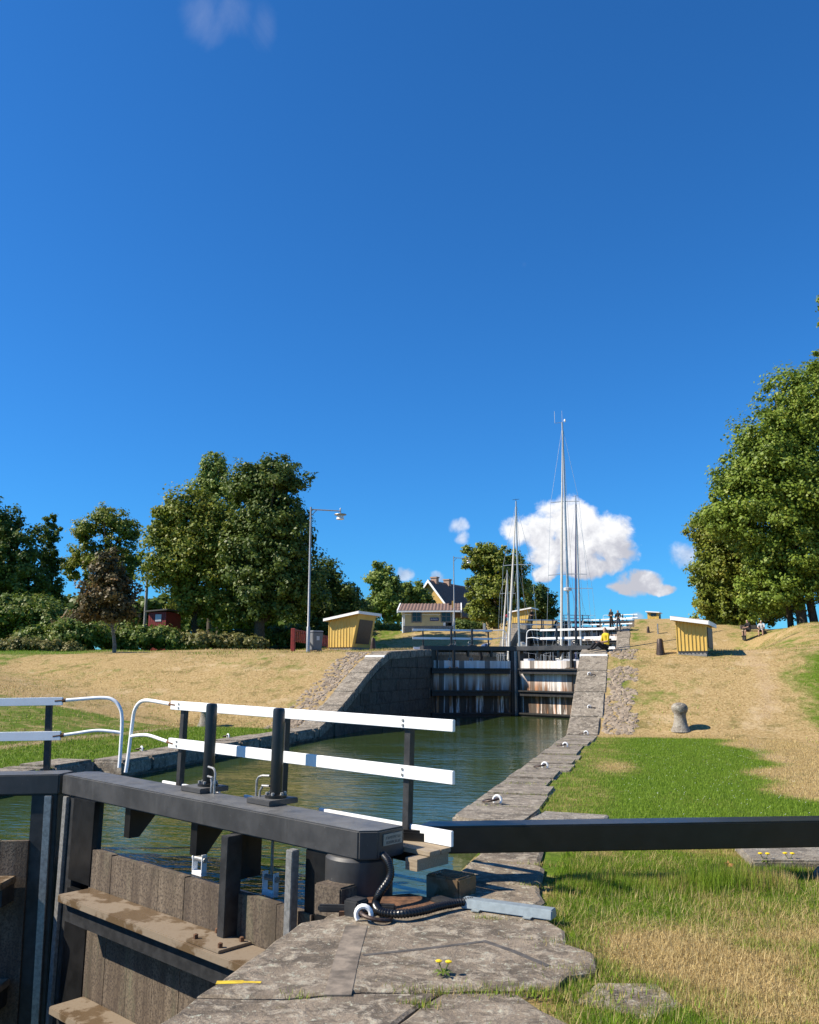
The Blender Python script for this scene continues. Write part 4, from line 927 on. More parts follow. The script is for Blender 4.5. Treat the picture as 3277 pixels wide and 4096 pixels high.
# ------------------------------------------------------------------ sailing boats in the upper chamber
def boat(px, d, top_py, L_, label, furl, ht_deck=2.12, mast_r=.085, head=True, spread=(), cover='sail_blue', lean=0.0):
    b = Vector(at(px, 2600, d)); e = empty('sailing_boat', (b.x, b.y, 1.15), .0, label, 'sailing boat', 'sailing boats in the upper lock')
    fb = ht_deck-1.15; Bm = L_*.3/2
    st = np.linspace(0, 1, 15); rings = []
    for t in st:                # stern t=0 (far) ... bow t=1 (near the gate)
        w = Bm*(math.sin(PI*(.2+.8*(1-(1-t)**1.2)*.999))**.75 if t > .25 else .78+.22*math.sin(t/.25*PI/2)) if True else 0
        w = Bm*max(.03, (1-max(0, (t-.45)/.55)**2.1)*(.8+.2*min(1, t/.35)))
        y = (.5-t)*L_; sh = fb*(1+.18*max(0, t-.5)); rings.append([(-w, y, sh), (-w*.96, y, sh*.5), (-w*.7, y, -.15), (0, y, -.45*(1-t*.6)), (w*.7, y, -.15), (w*.96, y, sh*.5), (w, y, sh)])
    vs = [q for r in rings for q in r]; fs = [(i*7+j, i*7+j+1, (i+1)*7+j+1, (i+1)*7+j) for i in range(14) for j in range(6)]+[tuple(range(7)), tuple(14*7+j for j in range(7))]
    MB().add(vs, fs).build('hull', 'hull_white', e, True)
    vs = []
    for r in rings: vs += [(r[0][0], r[0][1], r[0][2]+.004), (r[6][0], r[6][1], r[6][2]+.004)]
    MB().add(vs, [(2*i, 2*i+1, 2*i+3, 2*i+2) for i in range(14)]).build('deck', 'hull_white', e)
    MB().hexa([(-Bm*.55, -L_*.12, fb), (Bm*.55, -L_*.12, fb), (Bm*.6, L_*.2, fb), (-Bm*.6, L_*.2, fb)], [(-Bm*.45, -L_*.05, fb+.35), (Bm*.45, -L_*.05, fb+.35), (Bm*.52, L_*.19, fb+.4), (-Bm*.52, L_*.19, fb+.4)]).build('cabin', 'hull_white', e, True, .04, 2)
    top = at(px, top_py, d)[2]-1.15; my = 0.0
    lx = lean*top
    MB().tube([(0, my, fb), (lx, my, top)], [mast_r, mast_r*.62], 10).build('mast', 'aluminium', e, True)
    MB().tube([(0, my, fb+1.0), (0, my+L_*.38, fb+1.05)], .06, 8).build('boom', 'aluminium', e, True)
    MB().tube([(0, my+.2, fb+1.18), (0, my+L_*.2, fb+1.25), (0, my+L_*.36, fb+1.12)], [.16, .15, .07], 10).build('sail_cover', cover, e, True)
    for frac, hw in spread:
        z = fb+(top-fb)*frac; x0 = lx*frac
        MB().tube([(x0-hw, my, z+.02), (x0, my, z+.06), (x0+hw, my, z+.02)], .022, 6).build('spreader', 'aluminium', e)
    for sg in (-1, 1):
        pts = [(sg*Bm*.9, my, fb)]+[(lx*f+sg*hw, my, fb+(top-fb)*f) for f, hw in spread]+[(lx, my, top*.985)]
        MB().tube(pts, .009, 5).build('shroud', 'aluminium', e)
        if spread: MB().tube([(sg*Bm*.85, my+.35, fb), (lx*spread[0][0], my, fb+(top-fb)*spread[0][0])], .008, 5).build('shroud', 'aluminium', e)
    MB().tube([(0, L_*.49, fb), (lx, my, top)], .009, 5).build('backstay', 'aluminium', e)
    MB().tube([(0, -L_*.485, fb+.25), (lx*.4, -L_*.25, fb+(top-fb)*.5), (lx, my-.06, top*.965)], [.075, .065, .02], 8).build('furled_jib', furl, e, True)
    for sg in (-1, 1):
        for t in (.1, .3, .5, .7, .88):
            i = int(t*14); x, y, z = rings[i][0 if sg < 0 else 6]
            MB().tube([(x*.97, y, z), (x*.97, y, z+.62)], .014, 6).build('stanchion', 'aluminium', e)
        pts = [(rings[i][0 if sg < 0 else 6][0]*.97, rings[i][0][1], rings[i][0][2]+.6) for i in (1, 4, 7, 9, 12)]
        MB().tube(pts, .007, 5).build('life_line', 'aluminium', e)
    w, y, z = Bm*.35, -L_*.38, fb*1.15
    MB().tube([(-w, y, z), (-w, y, z+.65), (-w*.8, -L_*.47, z+.68), (0, -L_*.51, z+.7), (w*.8, -L_*.47, z+.68), (w, y, z+.65), (w, y, z)], .016, 6).build('pulpit', 'aluminium', e)
    if head:
        MB().tube([(lx, my, top), (lx, my, top+.75)], .012, 5).build('antenna', 'aluminium', e)
        MB().tube([(lx, my, top), (lx-.45, my, top), (lx-.45, my, top+.75)], .016, 5).build('wind_vane', 'aluminium', e)
        MB().lathe([(.03, 0), (.07, .08), (.03, .18)], (lx+.16, my, top+.02), 8).build('masthead_light', 'cool_white', e)
        MB().lathe([(.05, -.1), (.24, -.06), (.24, .1), (.1, .14)], (lx*.3, my-.2, fb+(top-fb)*.3), 12).build('radar_dome', 'hull_white', e, True)
    else:
        MB().tube([(lx-.2, my, top+.1), (lx+.2, my, top+.12)], .012, 5).build('wind_vane', 'dark_steel', e)
        MB().tube([(lx, my, top), (lx, my, top+.15)], .012, 5).build('antenna', 'dark_steel', e)
boat(2280, 51, 1690, 10.5, 'sailing boat with the tallest mast, radar dome and aerials in the upper lock', 'sail_cream', spread=((.36, 1.12), (.66, .85)))
boat(2325, 62, 1990, 9.5, 'sailing boat with a dark furled jib behind and right of the tallest mast', 'sail_blue', head=False, spread=((.45, .95),), mast_r=.075)
boat(2078, 50.5, 2005, 8.5, 'sailing boat with the left single mast standing in front of the oak', 'sail_cream', head=False, spread=((.6, .85),), mast_r=.07, cover='sail_cream')
boat(2036, 66, 2280, 7.0, 'small sailing boat with the shortest mast left of the others', 'sail_cream', head=False, spread=((.75, .6),), mast_r=.06)

# ------------------------------------------------------------------ people
def person(px, py, h, pose, rz, cols, label, d=None, hair='hair'):
    p = hit(px, py) if d is None else Vector(at(px, py, d))
    e_loc = p; H = h
    J = {}
    def setj(**k): J.update({a: Vector(b) for a, b in k.items()})
    if pose in ('stand', 'armscross'):
        setj(pel=(0, 0, .53), sp=(0, .0, .66), ch=(0, -.005, .78), nk=(0, 0, .855), hd=(0, -.012, .9), tp=(0, -.008, .965))
        for s, n in ((-1, 'l'), (1, 'r')):
            setj(**{'hip'+n: (s*.055, 0, .5), 'kn'+n: (s*.062, -.01+(.03 if s > 0 else -.01), .28), 'an'+n: (s*.066, .01+(.05 if s > 0 else -.02), .045), 'to'+n: (s*.075, -.07+(.05 if s > 0 else -.02), .02), 'sh'+n: (s*.11, 0, .815)})
            if pose == 'armscross': setj(**{'el'+n: (s*.135, -.02, .66), 'wr'+n: (s*-.02, -.13, .68), 'ha'+n: (s*-.06, -.12, .7)})
            else: setj(**{'el'+n: (s*.15, .01, .655), 'wr'+n: (s*.11, -.12, .62), 'ha'+n: (s*.08, -.16, .64)})
    elif pose == 'sit':          # on a seat, thighs forward (-y)
        setj(pel=(0, 0, .27), sp=(0, .01, .38), ch=(0, -.03, .5), nk=(0, -.05, .58), hd=(0, -.07, .625), tp=(0, -.07, .695))
        for s, n in ((-1, 'l'), (1, 'r')):
            setj(**{'hip'+n: (s*.055, -.02, .25), 'kn'+n: (s*.08, -.24, .28), 'an'+n: (s*.08, -.25, .045), 'to'+n: (s*.085, -.32, .02), 'sh'+n: (s*.11, -.03, .54), 'el'+n: (s*.13, -.12, .4), 'wr'+n: (s*.06, -.24, .36), 'ha'+n: (s*.03, -.27, .35)})
    elif pose == 'ground':       # sitting on the ground
        setj(pel=(0, 0, .06), sp=(0, .0, .18), ch=(0, -.02, .3), nk=(0, -.02, .375), hd=(0, -.03, .42), tp=(0, -.02, .49))
        for s, n in ((-1, 'l'), (1, 'r')):
            setj(**{'hip'+n: (s*.055, -.03, .06), 'kn'+n: (s*.09, -.22, .17), 'an'+n: (s*.07, -.36, .03), 'to'+n: (s*.08, -.42, .03), 'sh'+n: (s*.11, -.01, .335), 'el'+n: (s*.14, -.04, .19), 'wr'+n: (s*.1, -.16, .17), 'ha'+n: (s*.08, -.2, .17)})
    elif pose == 'bend':
        setj(pel=(0, .05, .5), sp=(0, -.02, .6), ch=(0, -.14, .66), nk=(0, -.22, .69), hd=(0, -.27, .7), tp=(0, -.33, .72))
        for s, n in ((-1, 'l'), (1, 'r')):
            setj(**{'hip'+n: (s*.055, .04, .47), 'kn'+n: (s*.065, -.02, .26), 'an'+n: (s*.066, .05, .045), 'to'+n: (s*.075, -.03, .02), 'sh'+n: (s*.11, -.15, .67), 'el'+n: (s*.13, -.2, .52), 'wr'+n: (s*.1, -.26, .42), 'ha'+n: (s*.09, -.28, .39)})
    rad = dict(pel=.075, sp=.068, ch=.082, nk=.03, hd=.05, tp=.036)
    for n in 'lr': rad.update({'hip'+n: .055, 'kn'+n: .036, 'an'+n: .024, 'to'+n: .022, 'sh'+n: .036, 'el'+n: .027, 'wr'+n: .018, 'ha'+n: .022})
    keys = list(J); idx = {k: i for i, k in enumerate(keys)}
    ed = [('pel', 'sp'), ('sp', 'ch'), ('ch', 'nk'), ('nk', 'hd'), ('hd', 'tp')]
    for n in 'lr': ed += [('pel', 'hip'+n), ('hip'+n, 'kn'+n), ('kn'+n, 'an'+n), ('an'+n, 'to'+n), ('ch', 'sh'+n), ('sh'+n, 'el'+n), ('el'+n, 'wr'+n), ('wr'+n, 'ha'+n)]
    me = bpy.data.meshes.new('body'); me.from_pydata([tuple(J[k]*H) for k in keys], [(idx[a], idx[b]) for a, b in ed], [])
    o = bpy.data.objects.new('body', me); COL.objects.link(o)
    sk = o.modifiers.new('s', 'SKIN'); sb = o.modifiers.new('b', 'SUBSURF'); sb.levels = 2; sb.render_levels = 2
    for k in keys: me.skin_vertices[0].data[idx[k]].radius = (rad[k]*H, rad[k]*H*(.8 if k in ('pel', 'sp', 'ch') else 1))
    me.skin_vertices[0].data[idx['pel']].use_root = True
    bpy.context.view_layer.update(); dg = bpy.context.evaluated_depsgraph_get(); nm = bpy.data.meshes.new_from_object(o.evaluated_get(dg)); bpy.data.objects.remove(o)
    mats = [cols[0], cols[1], 'skin', hair, 'cloth_black']
    for q in mats: nm.materials.append(M[q])
    segs = []
    for a, b in ed:
        if a in ('pel', 'sp', 'ch') and b in ('sp', 'ch', 'sh'+b[-1]): mi = 0
        elif a == 'ch' and b == 'nk': mi = 0
        elif a in ('nk', 'hd'): mi = 2
        elif a[:2] == 'sh': mi = 0
        elif a[:2] in ('el', 'wr'): mi = 2
        elif a == 'pel' or a[:3] == 'hip': mi = 1
        elif a[:2] == 'kn': mi = cols[2] if len(cols) > 2 else 1
        else: mi = 4
        segs.append((J[a]*H, J[b]*H, mi))
    hd = (J['hd']*.55+J['tp']*.45)*H
    for f in nm.polygons:
        c = f.center; best = (9e9, 0)
        for a, b, mi in segs:
            ab = b-a; t = max(0, min(1, (c-a).dot(ab)/ab.length_squared)); dd_ = (c-(a+ab*t)).length
            if dd_ < best[0]: best = (dd_, mi)
        mi = best[1]
        if mi == 2 and (c-hd).length < .09*H and ((c.z > hd.z+.014*H) or (c.y > hd.y-.004*H and c.z > hd.z-.055*H)): mi = 3
        f.material_index = mi; f.use_smooth = True
    o = bpy.data.objects.new('person', nm); COL.objects.link(o); o.location = e_loc; o.rotation_euler = (0, 0, rz); tag(o, label, 'person')
    return o
person(2448, 2527, 1.78, 'armscross', YAW-1.2, ('cloth_black', 'cloth_black'), 'person with dark cap and crossed arms standing left of the couple on the lock edge')
person(2476, 2528, 1.7, 'stand', YAW-1.0, ('cloth_black', 'cloth_denim'), 'person in black top and blue jeans standing right of the couple on the lock edge')
q = person(2428, 2603, 1.7, 'ground', YAW-1.3, ('cloth_yellow', 'cloth_black'), 'dark haired person in a yellow shirt sitting at the far gate on the right')
def seat(px, py, label):
    p = hit(px, py); e = empty('bench', p, YAW+.1, label, 'bench')
    MB().box(-.9, .9, -.2, .22, .4, .45).build('seat', 'deck_wood', e); MB().box(-.9, .9, .22, .26, .55, .85).build('backrest', 'deck_wood', e)
    for x in (-.75, .75): MB().box(x-.04, x+.04, -.18, .25, -.2, .4).build('leg', 'dark_steel', e)
    return p
sp_ = seat(3020, 2549, 'wooden bench under the big tree with a seated person')
def sit_at(px, d, z, *a, **k):
    pass
pp = person(3012, 2549, 1.75, 'sit', YAW-1.3, ('cloth_black', 'cloth_black', 2), 'person in black shirt and shorts sitting on the bench under the big tree')
pp.location = sp_+Vector((-.35, -.15, -.0)); pp.location.z = sp_.z
pp = person(3040, 2549, 1.65, 'sit', YAW-.6, ('cloth_white', 'cloth_black', 2), 'pale clothed person sitting on the bench behind the one in black', hair='white_hair'); pp.location = sp_+Vector((.5, .0, 0))
person(1925, 2650, 1.7, 'bend', YAW+1.2, ('cloth_blue', 'cloth_black'), 'white haired person in blue bending behind the far left gate leaf', d=47.5, hair='white_hair').location.z = 2.05
person(2022, 2506, 1.72, 'bend', YAW+1.0, ('cloth_red', 'cloth_denim'), 'person in a red shirt bending near the middle yellow shed', d=88)
person(2128, 2504, 1.72, 'stand', YAW+.6, ('cloth_black', 'cloth_black'), 'person in dark clothes standing right of the middle yellow shed', d=90)

# ------------------------------------------------------------------ trees
def leaves(lobes, n, size, rg, clump=.26, up=.35):
    """leaf quads gathered in clumps that fill the given ellipsoids (centre, axes)"""
    vol = np.array([a[1][0]*a[1][2] for a in lobes]); vol = vol/vol.sum(); out = []
    for (c, ax), f in zip(lobes, vol):
        nl = int(n*f); nl = int(nl*1.9); size_ = size*.64; rc = clump*min(ax)**.5*1.45; ncl = max(8, int(nl/75)); per = max(8, nl//ncl)
        dr = rg.normal(size=(ncl, 3)); dr /= np.linalg.norm(dr, axis=1)[:, None]; rr = rg.uniform(.05, 1, ncl)**.38*rg.uniform(.88, 1.12, ncl)
        cc = np.array(c)+dr*rr[:, None]*np.array(ax)*(.9+.12*rg.normal(size=(ncl, 1)))
        sz = rc*rg.uniform(.4, 1.45, ncl)
        d2 = rg.normal(size=(ncl, per, 3)); d2 /= np.linalg.norm(d2, axis=2)[:, :, None]; d2[:, :, 2] = d2[:, :, 2]*.9+.1
        pos = cc[:, None, :]+d2*(rg.uniform(.15, 1.15, (ncl, per, 1))**.7)*sz[:, None, None]*np.array([1.1, 1.1, .9])+rg.normal(size=(ncl, per, 3))*.1*size*4
        pos = pos.reshape(-1, 3); out_dir = (dr[:, None, :]*.6+d2*.8).reshape(-1, 3)
        nrm = out_dir+rg.normal(size=pos.shape)*.5+np.array([0, 0, up]); nrm /= np.linalg.norm(nrm, axis=1)[:, None]
        t = rg.normal(size=pos.shape); t -= nrm*(t*nrm).sum(1)[:, None]; t /= np.linalg.norm(t, axis=1)[:, None]; b = np.cross(nrm, t)
        s = size_*rg.uniform(.55, 1.4, (len(pos), 1)); asp = rg.uniform(.55, .85, (len(pos), 1))
        q = np.stack([pos-t*s, pos-b*s*asp+nrm*s*.12, pos+t*s, pos+b*s*asp+nrm*s*.12], 1); out.append(q.reshape(-1, 3))
    return np.concatenate(out)
def tree(name, label, base, lobes, n, size, leaf, trunk_r, bark='bark', clump=.26, seed=1, limbs=14, group='trees round the locks', stems=None):
    rg = np.random.default_rng(seed); r2 = random.Random(seed)
    e = empty(name, base, 0, label, 'tree', group); B = np.array(base)
    v = leaves([(np.array(c)-B, ax) for c, ax in lobes], n, size, rg, clump); quads('crown', v, leaf, e)
    m = MB(); lo = [(np.array(c)-B, np.array(ax)) for c, ax in lobes]
    top = max(c[2] for c, ax in lo)
    for sx in (stems or [(0, 0, 1)]):
        mz = top*.75
        pts = [(sx[0], sx[1], -.6), (sx[0], sx[1], .3)]; cx = np.mean([c[0] for c, a in lo]); cy = np.mean([c[1] for c, a in lo])
        for t in (.25, .5, .75, 1): pts.append((sx[0]+(cx-sx[0])*t*.6+r2.uniform(-.2, .2), sx[1]+(cy-sx[1])*t*.6+r2.uniform(-.2, .2), mz*t))
        tr = trunk_r*sx[2]
        m.tube(pts, [tr*1.35, tr*1.05, tr*.9, tr*.7, tr*.5, tr*.2], 10)
    m.build('trunk', bark, e, True)
    m = MB()
    for k in range(limbs):
        c, ax = lo[r2.randrange(len(lo))]; dr = Vector((r2.gauss(0, 1), r2.gauss(0, 1), r2.gauss(.2, .8))).normalized()
        tip = Vector(c)+Vector((dr.x*ax[0], dr.y*ax[1], dr.z*ax[2]))*.8; z0 = max(.8, min(tip.z*.55, top*.6)); s = Vector((cx*.6*z0/mz, cy*.6*z0/mz, z0))
        mid = s.lerp(tip, .5)+Vector((0, 0, .1*(tip-s).length)); m.tube([s, mid, tip], [trunk_r*.38, trunk_r*.22, trunk_r*.06], 6)
    m.build('limbs', bark, e, True)
    return e
def lob(d, items, dep=1.0):
    out = []
    for it in items:
        x, y, rx, ry = it[:4]; dd = d+(it[4] if len(it) > 4 else 0); k = 1/ppm(dd); c = at(x, y, dd); out.append((c, (rx*k, (rx+ry)*.5*k*dep, ry*k)))
    return out
def gbase(px, py, d):
    p = at(px, py, d); return (p[0], p[1], min(p[2], gz(p[0], p[1])) if True else p[2])
# big group left of the lamp
tree('maple_tree', 'broad olive green maple on the left, lighter left part of the big tree group', gbase(770, 2560, 68), lob(68, [(700, 2230, 150, 180), (840, 2190, 170, 200), (770, 2060, 150, 120), (930, 2260, 130, 190), (755, 2400, 85, 95), (880, 2420, 150, 110), (660, 2120, 70, 90)]), 30000, .2, 'leaf_maple', .28, seed=2)
tree('ash_tree', 'slim pale ash whose feathery top rises above the maple group', gbase(840, 2550, 80), lob(80, [(860, 1880, 70, 90), (820, 1960, 60, 90), (900, 1990, 70, 110), (860, 2120, 80, 120)]), 8000, .2, 'leaf_light', .3, seed=3)
tree('maple_tree', 'tall dark maple just left of the street lamp with a bare lower trunk', gbase(1040, 2568, 66), lob(66, [(1090, 1930, 150, 115), (1000, 1940, 100, 120), (1100, 2090, 160, 140), (1000, 2220, 150, 170), (1150, 2200, 120, 170), (1080, 2370, 190, 120), (1220, 2370, 110, 110), (1010, 2450, 100, 60)]), 34000, .2, 'leaf_dark', .42, seed=4)
tree('maple_tree', 'far left dark tree cut by the picture edge', gbase(20, 2560, 82), lob(82, [(10, 2110, 110, 120), (-60, 2250, 150, 170), (80, 2240, 110, 150), (20, 2390, 150, 120), (130, 2380, 80, 90)]), 16000, .24, 'leaf_dark', .4, seed=5)
tree('spruce_tree', 'narrow dark conifer like tree second from the left edge', gbase(198, 2500, 86), lob(86, [(200, 2085, 26, 36), (205, 2150, 42, 50), (200, 2230, 48, 60), (195, 2310, 55, 60), (200, 2390, 60, 60)]), 5000, .2, 'leaf_dark', .2, seed=6, clump=.2)
tree('alder_tree', 'airy tree with visible limbs behind the small bronze tree', gbase(420, 2560, 90), lob(90, [(440, 2080, 90, 72), (340, 2130, 65, 60), (500, 2130, 60, 75), (400, 2220, 130, 70), (300, 2270, 60, 60), (520, 2260, 60, 80), (420, 2330, 130, 80)]), 12000, .22, 'leaf_maple', .35, seed=7, limbs=24)
p = hit(457, 2610); tree('bronze_maple', 'small bronze leaved maple on a thin trunk at the lawn edge', tuple(p), lob(p.dot(Vector(_H)), [(430, 2280, 70, 90), (470, 2350, 85, 90), (380, 2390, 80, 80), (490, 2420, 75, 70), (350, 2440, 55, 50), (440, 2450, 90, 50)]), 5200, .13, 'leaf_bronze', .085, 'bark_pale', seed=8, limbs=10)
p = hit(868, 2596); 
tree('young_tree', 'thin young tree standing in front of the olive maple', tuple(p), lob(p.dot(Vector(_H)), [(868, 2420, 60, 70), (850, 2350, 45, 50), (890, 2480, 55, 40)]), 2200, .12, 'leaf_maple', .07, 'bark_pale', seed=9, limbs=6)
tree('dark_tree', 'dark tree directly behind the left yellow shed', gbase(1330, 2560, 74), lob(74, [(1290, 2330, 80, 120), (1370, 2380, 80, 75), (1410, 2440, 60, 60), (1320, 2460, 110, 70), (1240, 2440, 80, 90)]), 12000, .2, 'leaf_dark', .3, seed=10)
tree('willow_tree', 'light green tree right of the left yellow shed', gbase(1540, 2530, 96), lob(96, [(1510, 2310, 50, 70), (1550, 2360, 70, 90), (1500, 2420, 45, 70), (1580, 2440, 75, 60)]), 8000, .24, 'leaf_light', .25, seed=12)
tree('willow_tree', 'light green tree between the willow and the yellow house chimneys', gbase(1650, 2530, 100), lob(100, [(1620, 2380, 50, 60), (1670, 2390, 40, 60), (1690, 2400, 34, 62), (1715, 2440, 40, 50), (1650, 2460, 70, 45)]), 9000, .24, 'leaf_light', .22, seed=13)
tree('oak_tree', 'round dark green oak behind the left mast', gbase(1990, 2530, 98), lob(98, [(1960, 2230, 85, 60), (2030, 2270, 85, 95), (1900, 2240, 60, 50), (1950, 2360, 110, 95), (2060, 2370, 70, 95), (1970, 2450, 120, 60), (1870, 2200, 22, 22)]), 17000, .24, 'leaf_maple', .4, seed=14)
tree('oak_tree', 'smaller dark tree right of the oak, below the cloud', gbase(2160, 2530, 112), lob(112, [(2140, 2390, 60, 70), (2195, 2420, 45, 60), (2120, 2450, 60, 50), (2190, 2470, 50, 40)]), 6000, .26, 'leaf_dark', .25, seed=15)
# the big right hand trees
tree('lime_tree', 'huge olive green tree filling the right edge, nearer trunk group', gbase(3215, 2540, 62), lob(62, [(3230, 1620, 190, 200), (3080, 1780, 170, 170), (2980, 1900, 130, 120), (3260, 1950, 230, 250), (3030, 2050, 200, 190), (2890, 2060, 100, 100), (3200, 2230, 230, 180), (3330, 1480, 120, 110), (3400, 2150, 150, 300), (3120, 1900, 200, 200), (3060, 2380, 150, 80), (3160, 2330, 120, 60)]), 84000, .175, 'leaf_right', .36, seed=16, limbs=30, stems=[(0, 0, 1), (.9, .4, .8), (1.7, -.2, .9), (-.7, .6, .6)])
tree('lime_tree', 'lower dark tree at the left foot of the huge right tree', gbase(2960, 2545, 70), lob(70, [(2860, 2130, 100, 130), (2870, 2290, 110, 130), (2960, 2250, 130, 160), (2900, 2420, 120, 90), (3030, 2380, 130, 110), (3120, 2430, 100, 60), (2830, 2400, 60, 90), (2960, 2480, 150, 50)]), 42000, .175, 'leaf_maple', .38, seed=17, limbs=20)
tree('lime_tree', 'overhanging tree at the right edge showing only a high leafy sprig', (22.5, 42.0, gz(22.5, 42.0)), lob(45, [(3320, 1190, 60, 90), (3340, 1290, 60, 60), (3480, 1250, 140, 220), (3500, 1600, 160, 300)]), 9000, .17, 'leaf_right', .4, seed=18)

# ------------------------------------------------------------------ shrubs and hedges
def shrub(label, d, items, n, size, leaf, seed, name='shrub', py=2600, cat='shrub', group='shrubs along the left bank'):
    c = at(items[0][0], py, d); b = (c[0], c[1], gz(c[0], c[1])); e = empty(name, b, 0, label, cat, group); rg = np.random.default_rng(seed)
    v = leaves([(np.array(q)-np.array(b), ax) for q, ax in lob(d, items)], int(n*1.25), size*1.35, rg, .3); quads('foliage', v, leaf, e)
    m = MB(); r2 = random.Random(seed)
    for q, ax in lob(d, items):
        q = np.array(q)-np.array(b)
        for k in range(3): m.tube([(q[0]*.3+r2.uniform(-.2, .2), q[1]*.3, -.2), (q[0]*.8+r2.uniform(-.3, .3), q[1], max(q[2]*.7, .2)), (q[0]+r2.uniform(-.3, .3), q[1], q[2]+ax[2]*.6)], [.05, .035, .01], 5)
    m.build('stems', 'bark', e)
shrub('mid green shrub belt at the far left below the dark tree', 66, [(60, 2440, 130, 80), (200, 2470, 110, 80), (-60, 2480, 110, 100), (110, 2540, 150, 60)], 9000, .15, 'leaf_bush', 21)
shrub('leafy shrub with large leaves left of the bronze maple trunk', 60, [(230, 2540, 130, 60), (340, 2530, 110, 60), (120, 2570, 110, 40), (300, 2590, 130, 35)], 8000, .13, 'leaf_bush', 22)
shrub('shrub right of the bronze maple trunk below the red hut', 62, [(540, 2550, 110, 50), (650, 2548, 80, 42), (470, 2560, 80, 50), (700, 2570, 90, 40)], 7000, .13, 'leaf_bush', 23)
shrub('yellowing shrub below the olive maple', 62, [(800, 2565, 110, 38), (920, 2570, 110, 32), (1020, 2575, 80, 24)], 5000, .13, 'leaf_grassy', 24)
shrub('tall brown seeding plants at the far left lawn edge', 57, [(60, 2590, 110, 34), (190, 2595, 80, 32), (290, 2600, 60, 26)], 5000, .09, 'leaf_grassy', 25)
shrub('reddish seeding dock plants left of the bronze maple', 63, [(330, 2480, 70, 24), (250, 2500, 60, 20), (380, 2490, 40, 18)], 2200, .1, 'leaf_bronze', 26)
shrub('dark clipped hedge left of the cream house', 84, [(1500, 2515, 50, 22), (1560, 2515, 50, 22)], 3500, .12, 'leaf_dark', 27, 'hedge', 2530, 'hedge', 'hedges by the cream house')
shrub('dark clipped hedge right of the cream house porch', 90, [(1850, 2505, 40, 24), (1900, 2508, 40, 20)], 3000, .12, 'leaf_dark', 28, 'hedge', 2520, 'hedge', 'hedges by the cream house')
shrub('dark undergrowth in the shade under the tall dark maple', 70, [(1050, 2545, 120, 40), (1180, 2545, 90, 45), (960, 2550, 60, 30)], 5000, .14, 'leaf_dark', 29)
shrub('dark undergrowth under the trees behind the left yellow shed', 72, [(1290, 2530, 120, 50), (1420, 2520, 60, 50)], 5000, .14, 'leaf_dark', 30)
# far wood that closes the horizon on the left
v = leaves(lob(105, [(x, 2470+25*math.sin(x), 120, 100) for x in range(-300, 1450, 95)]), 26000, .6, np.random.default_rng(40), .34); o = quads('far_wood', v, 'leaf_dark'); tag(o, 'distant dark band of woodland behind the left trees', 'woodland', kind='stuff')

# ------------------------------------------------------------------ grass
def blades(X, Y, h, w, name, label, rg, lean=.5, zoff=0.0, kind='stuff', zfun=None, green=None, bent=False):
    n = len(X); Z = (ground(X, Y) if zfun is None else zfun(X, Y))+zoff
    a = rg.uniform(0, 2*PI, n); le = rg.uniform(.1, 1, n)*lean; dx = np.cos(a); dy = np.sin(a); px, py = -dy, dx
    H = h*rg.uniform(.45, 1.25, n); W = w*rg.uniform(.6, 1.3, n)
    P = np.stack([X, Y, Z], 1); D = np.stack([dx, dy, 0*dx], 1); S = np.stack([px, py, 0*px], 1); Uz = np.array([0, 0, 1.])
    b0 = P-S*W[:, None]; b1 = P+S*W[:, None]
    mid = P+Uz*(H*.6)[:, None]*np.sqrt(np.clip(1-(le*.5)**2, .1, 1))[:, None]+D*(H*le*.35)[:, None]
    tip = P+Uz*(H*np.sqrt(np.clip(1-le**2, .05, 1)))[:, None]+D*(H*le)[:, None]
    m0 = mid-S*(W*.7)[:, None]; m1 = mid+S*(W*.7)[:, None]
    v = np.stack([b0, b1, m1, tip, m0] if bent else [b0, b1, tip], 1).reshape(-1, 3); pc = 5 if bent else 3
    g = green_at(X, Y) if green is None else green
    o = quads(name, v, 'blade', None, pc, {'green': np.repeat(g, pc)}); tag(o, label, 'grass', kind=kind); return o
PLAT = [(-9, -.45)]
def on_stone(X, Y):
    s = (X < -.86) & (Y < 8.6) & (Y > 6.3); s |= (X < -.52) & (Y < 4.9)
    s |= (X < -.6) & (Y > 4.5) & (Y < 5.2); s |= (X < -.55-.2*np.clip((Y-5.8)/.8, 0, 1)) & (Y > 5.15) & (Y < 6.4)
    s |= (X < -.9) & (Y >= 8.5) & (Y < 10.5)
    s |= (X < -1.55) & (Y >= 10.4)
    s |= (X > -1.52) & (X < -.58) & (Y > 10.66) & (Y < 11.4)
    s |= ((X+.2)**2+(Y-5.22)**2 < .025)
    s |= (X > .8) & (Y > 8.8+.22*(X-.78)) & (Y < 9.65+.22*(X-.7)); s |= (X > 1.3) & (Y > 8.58) & (Y < 9.1)
    return s
def patchy(X, Y, f, sd): 
    return np.array([mnoise.noise(Vector((x*f+sd, y*f, sd*1.7))) for x, y in zip(X, Y)])
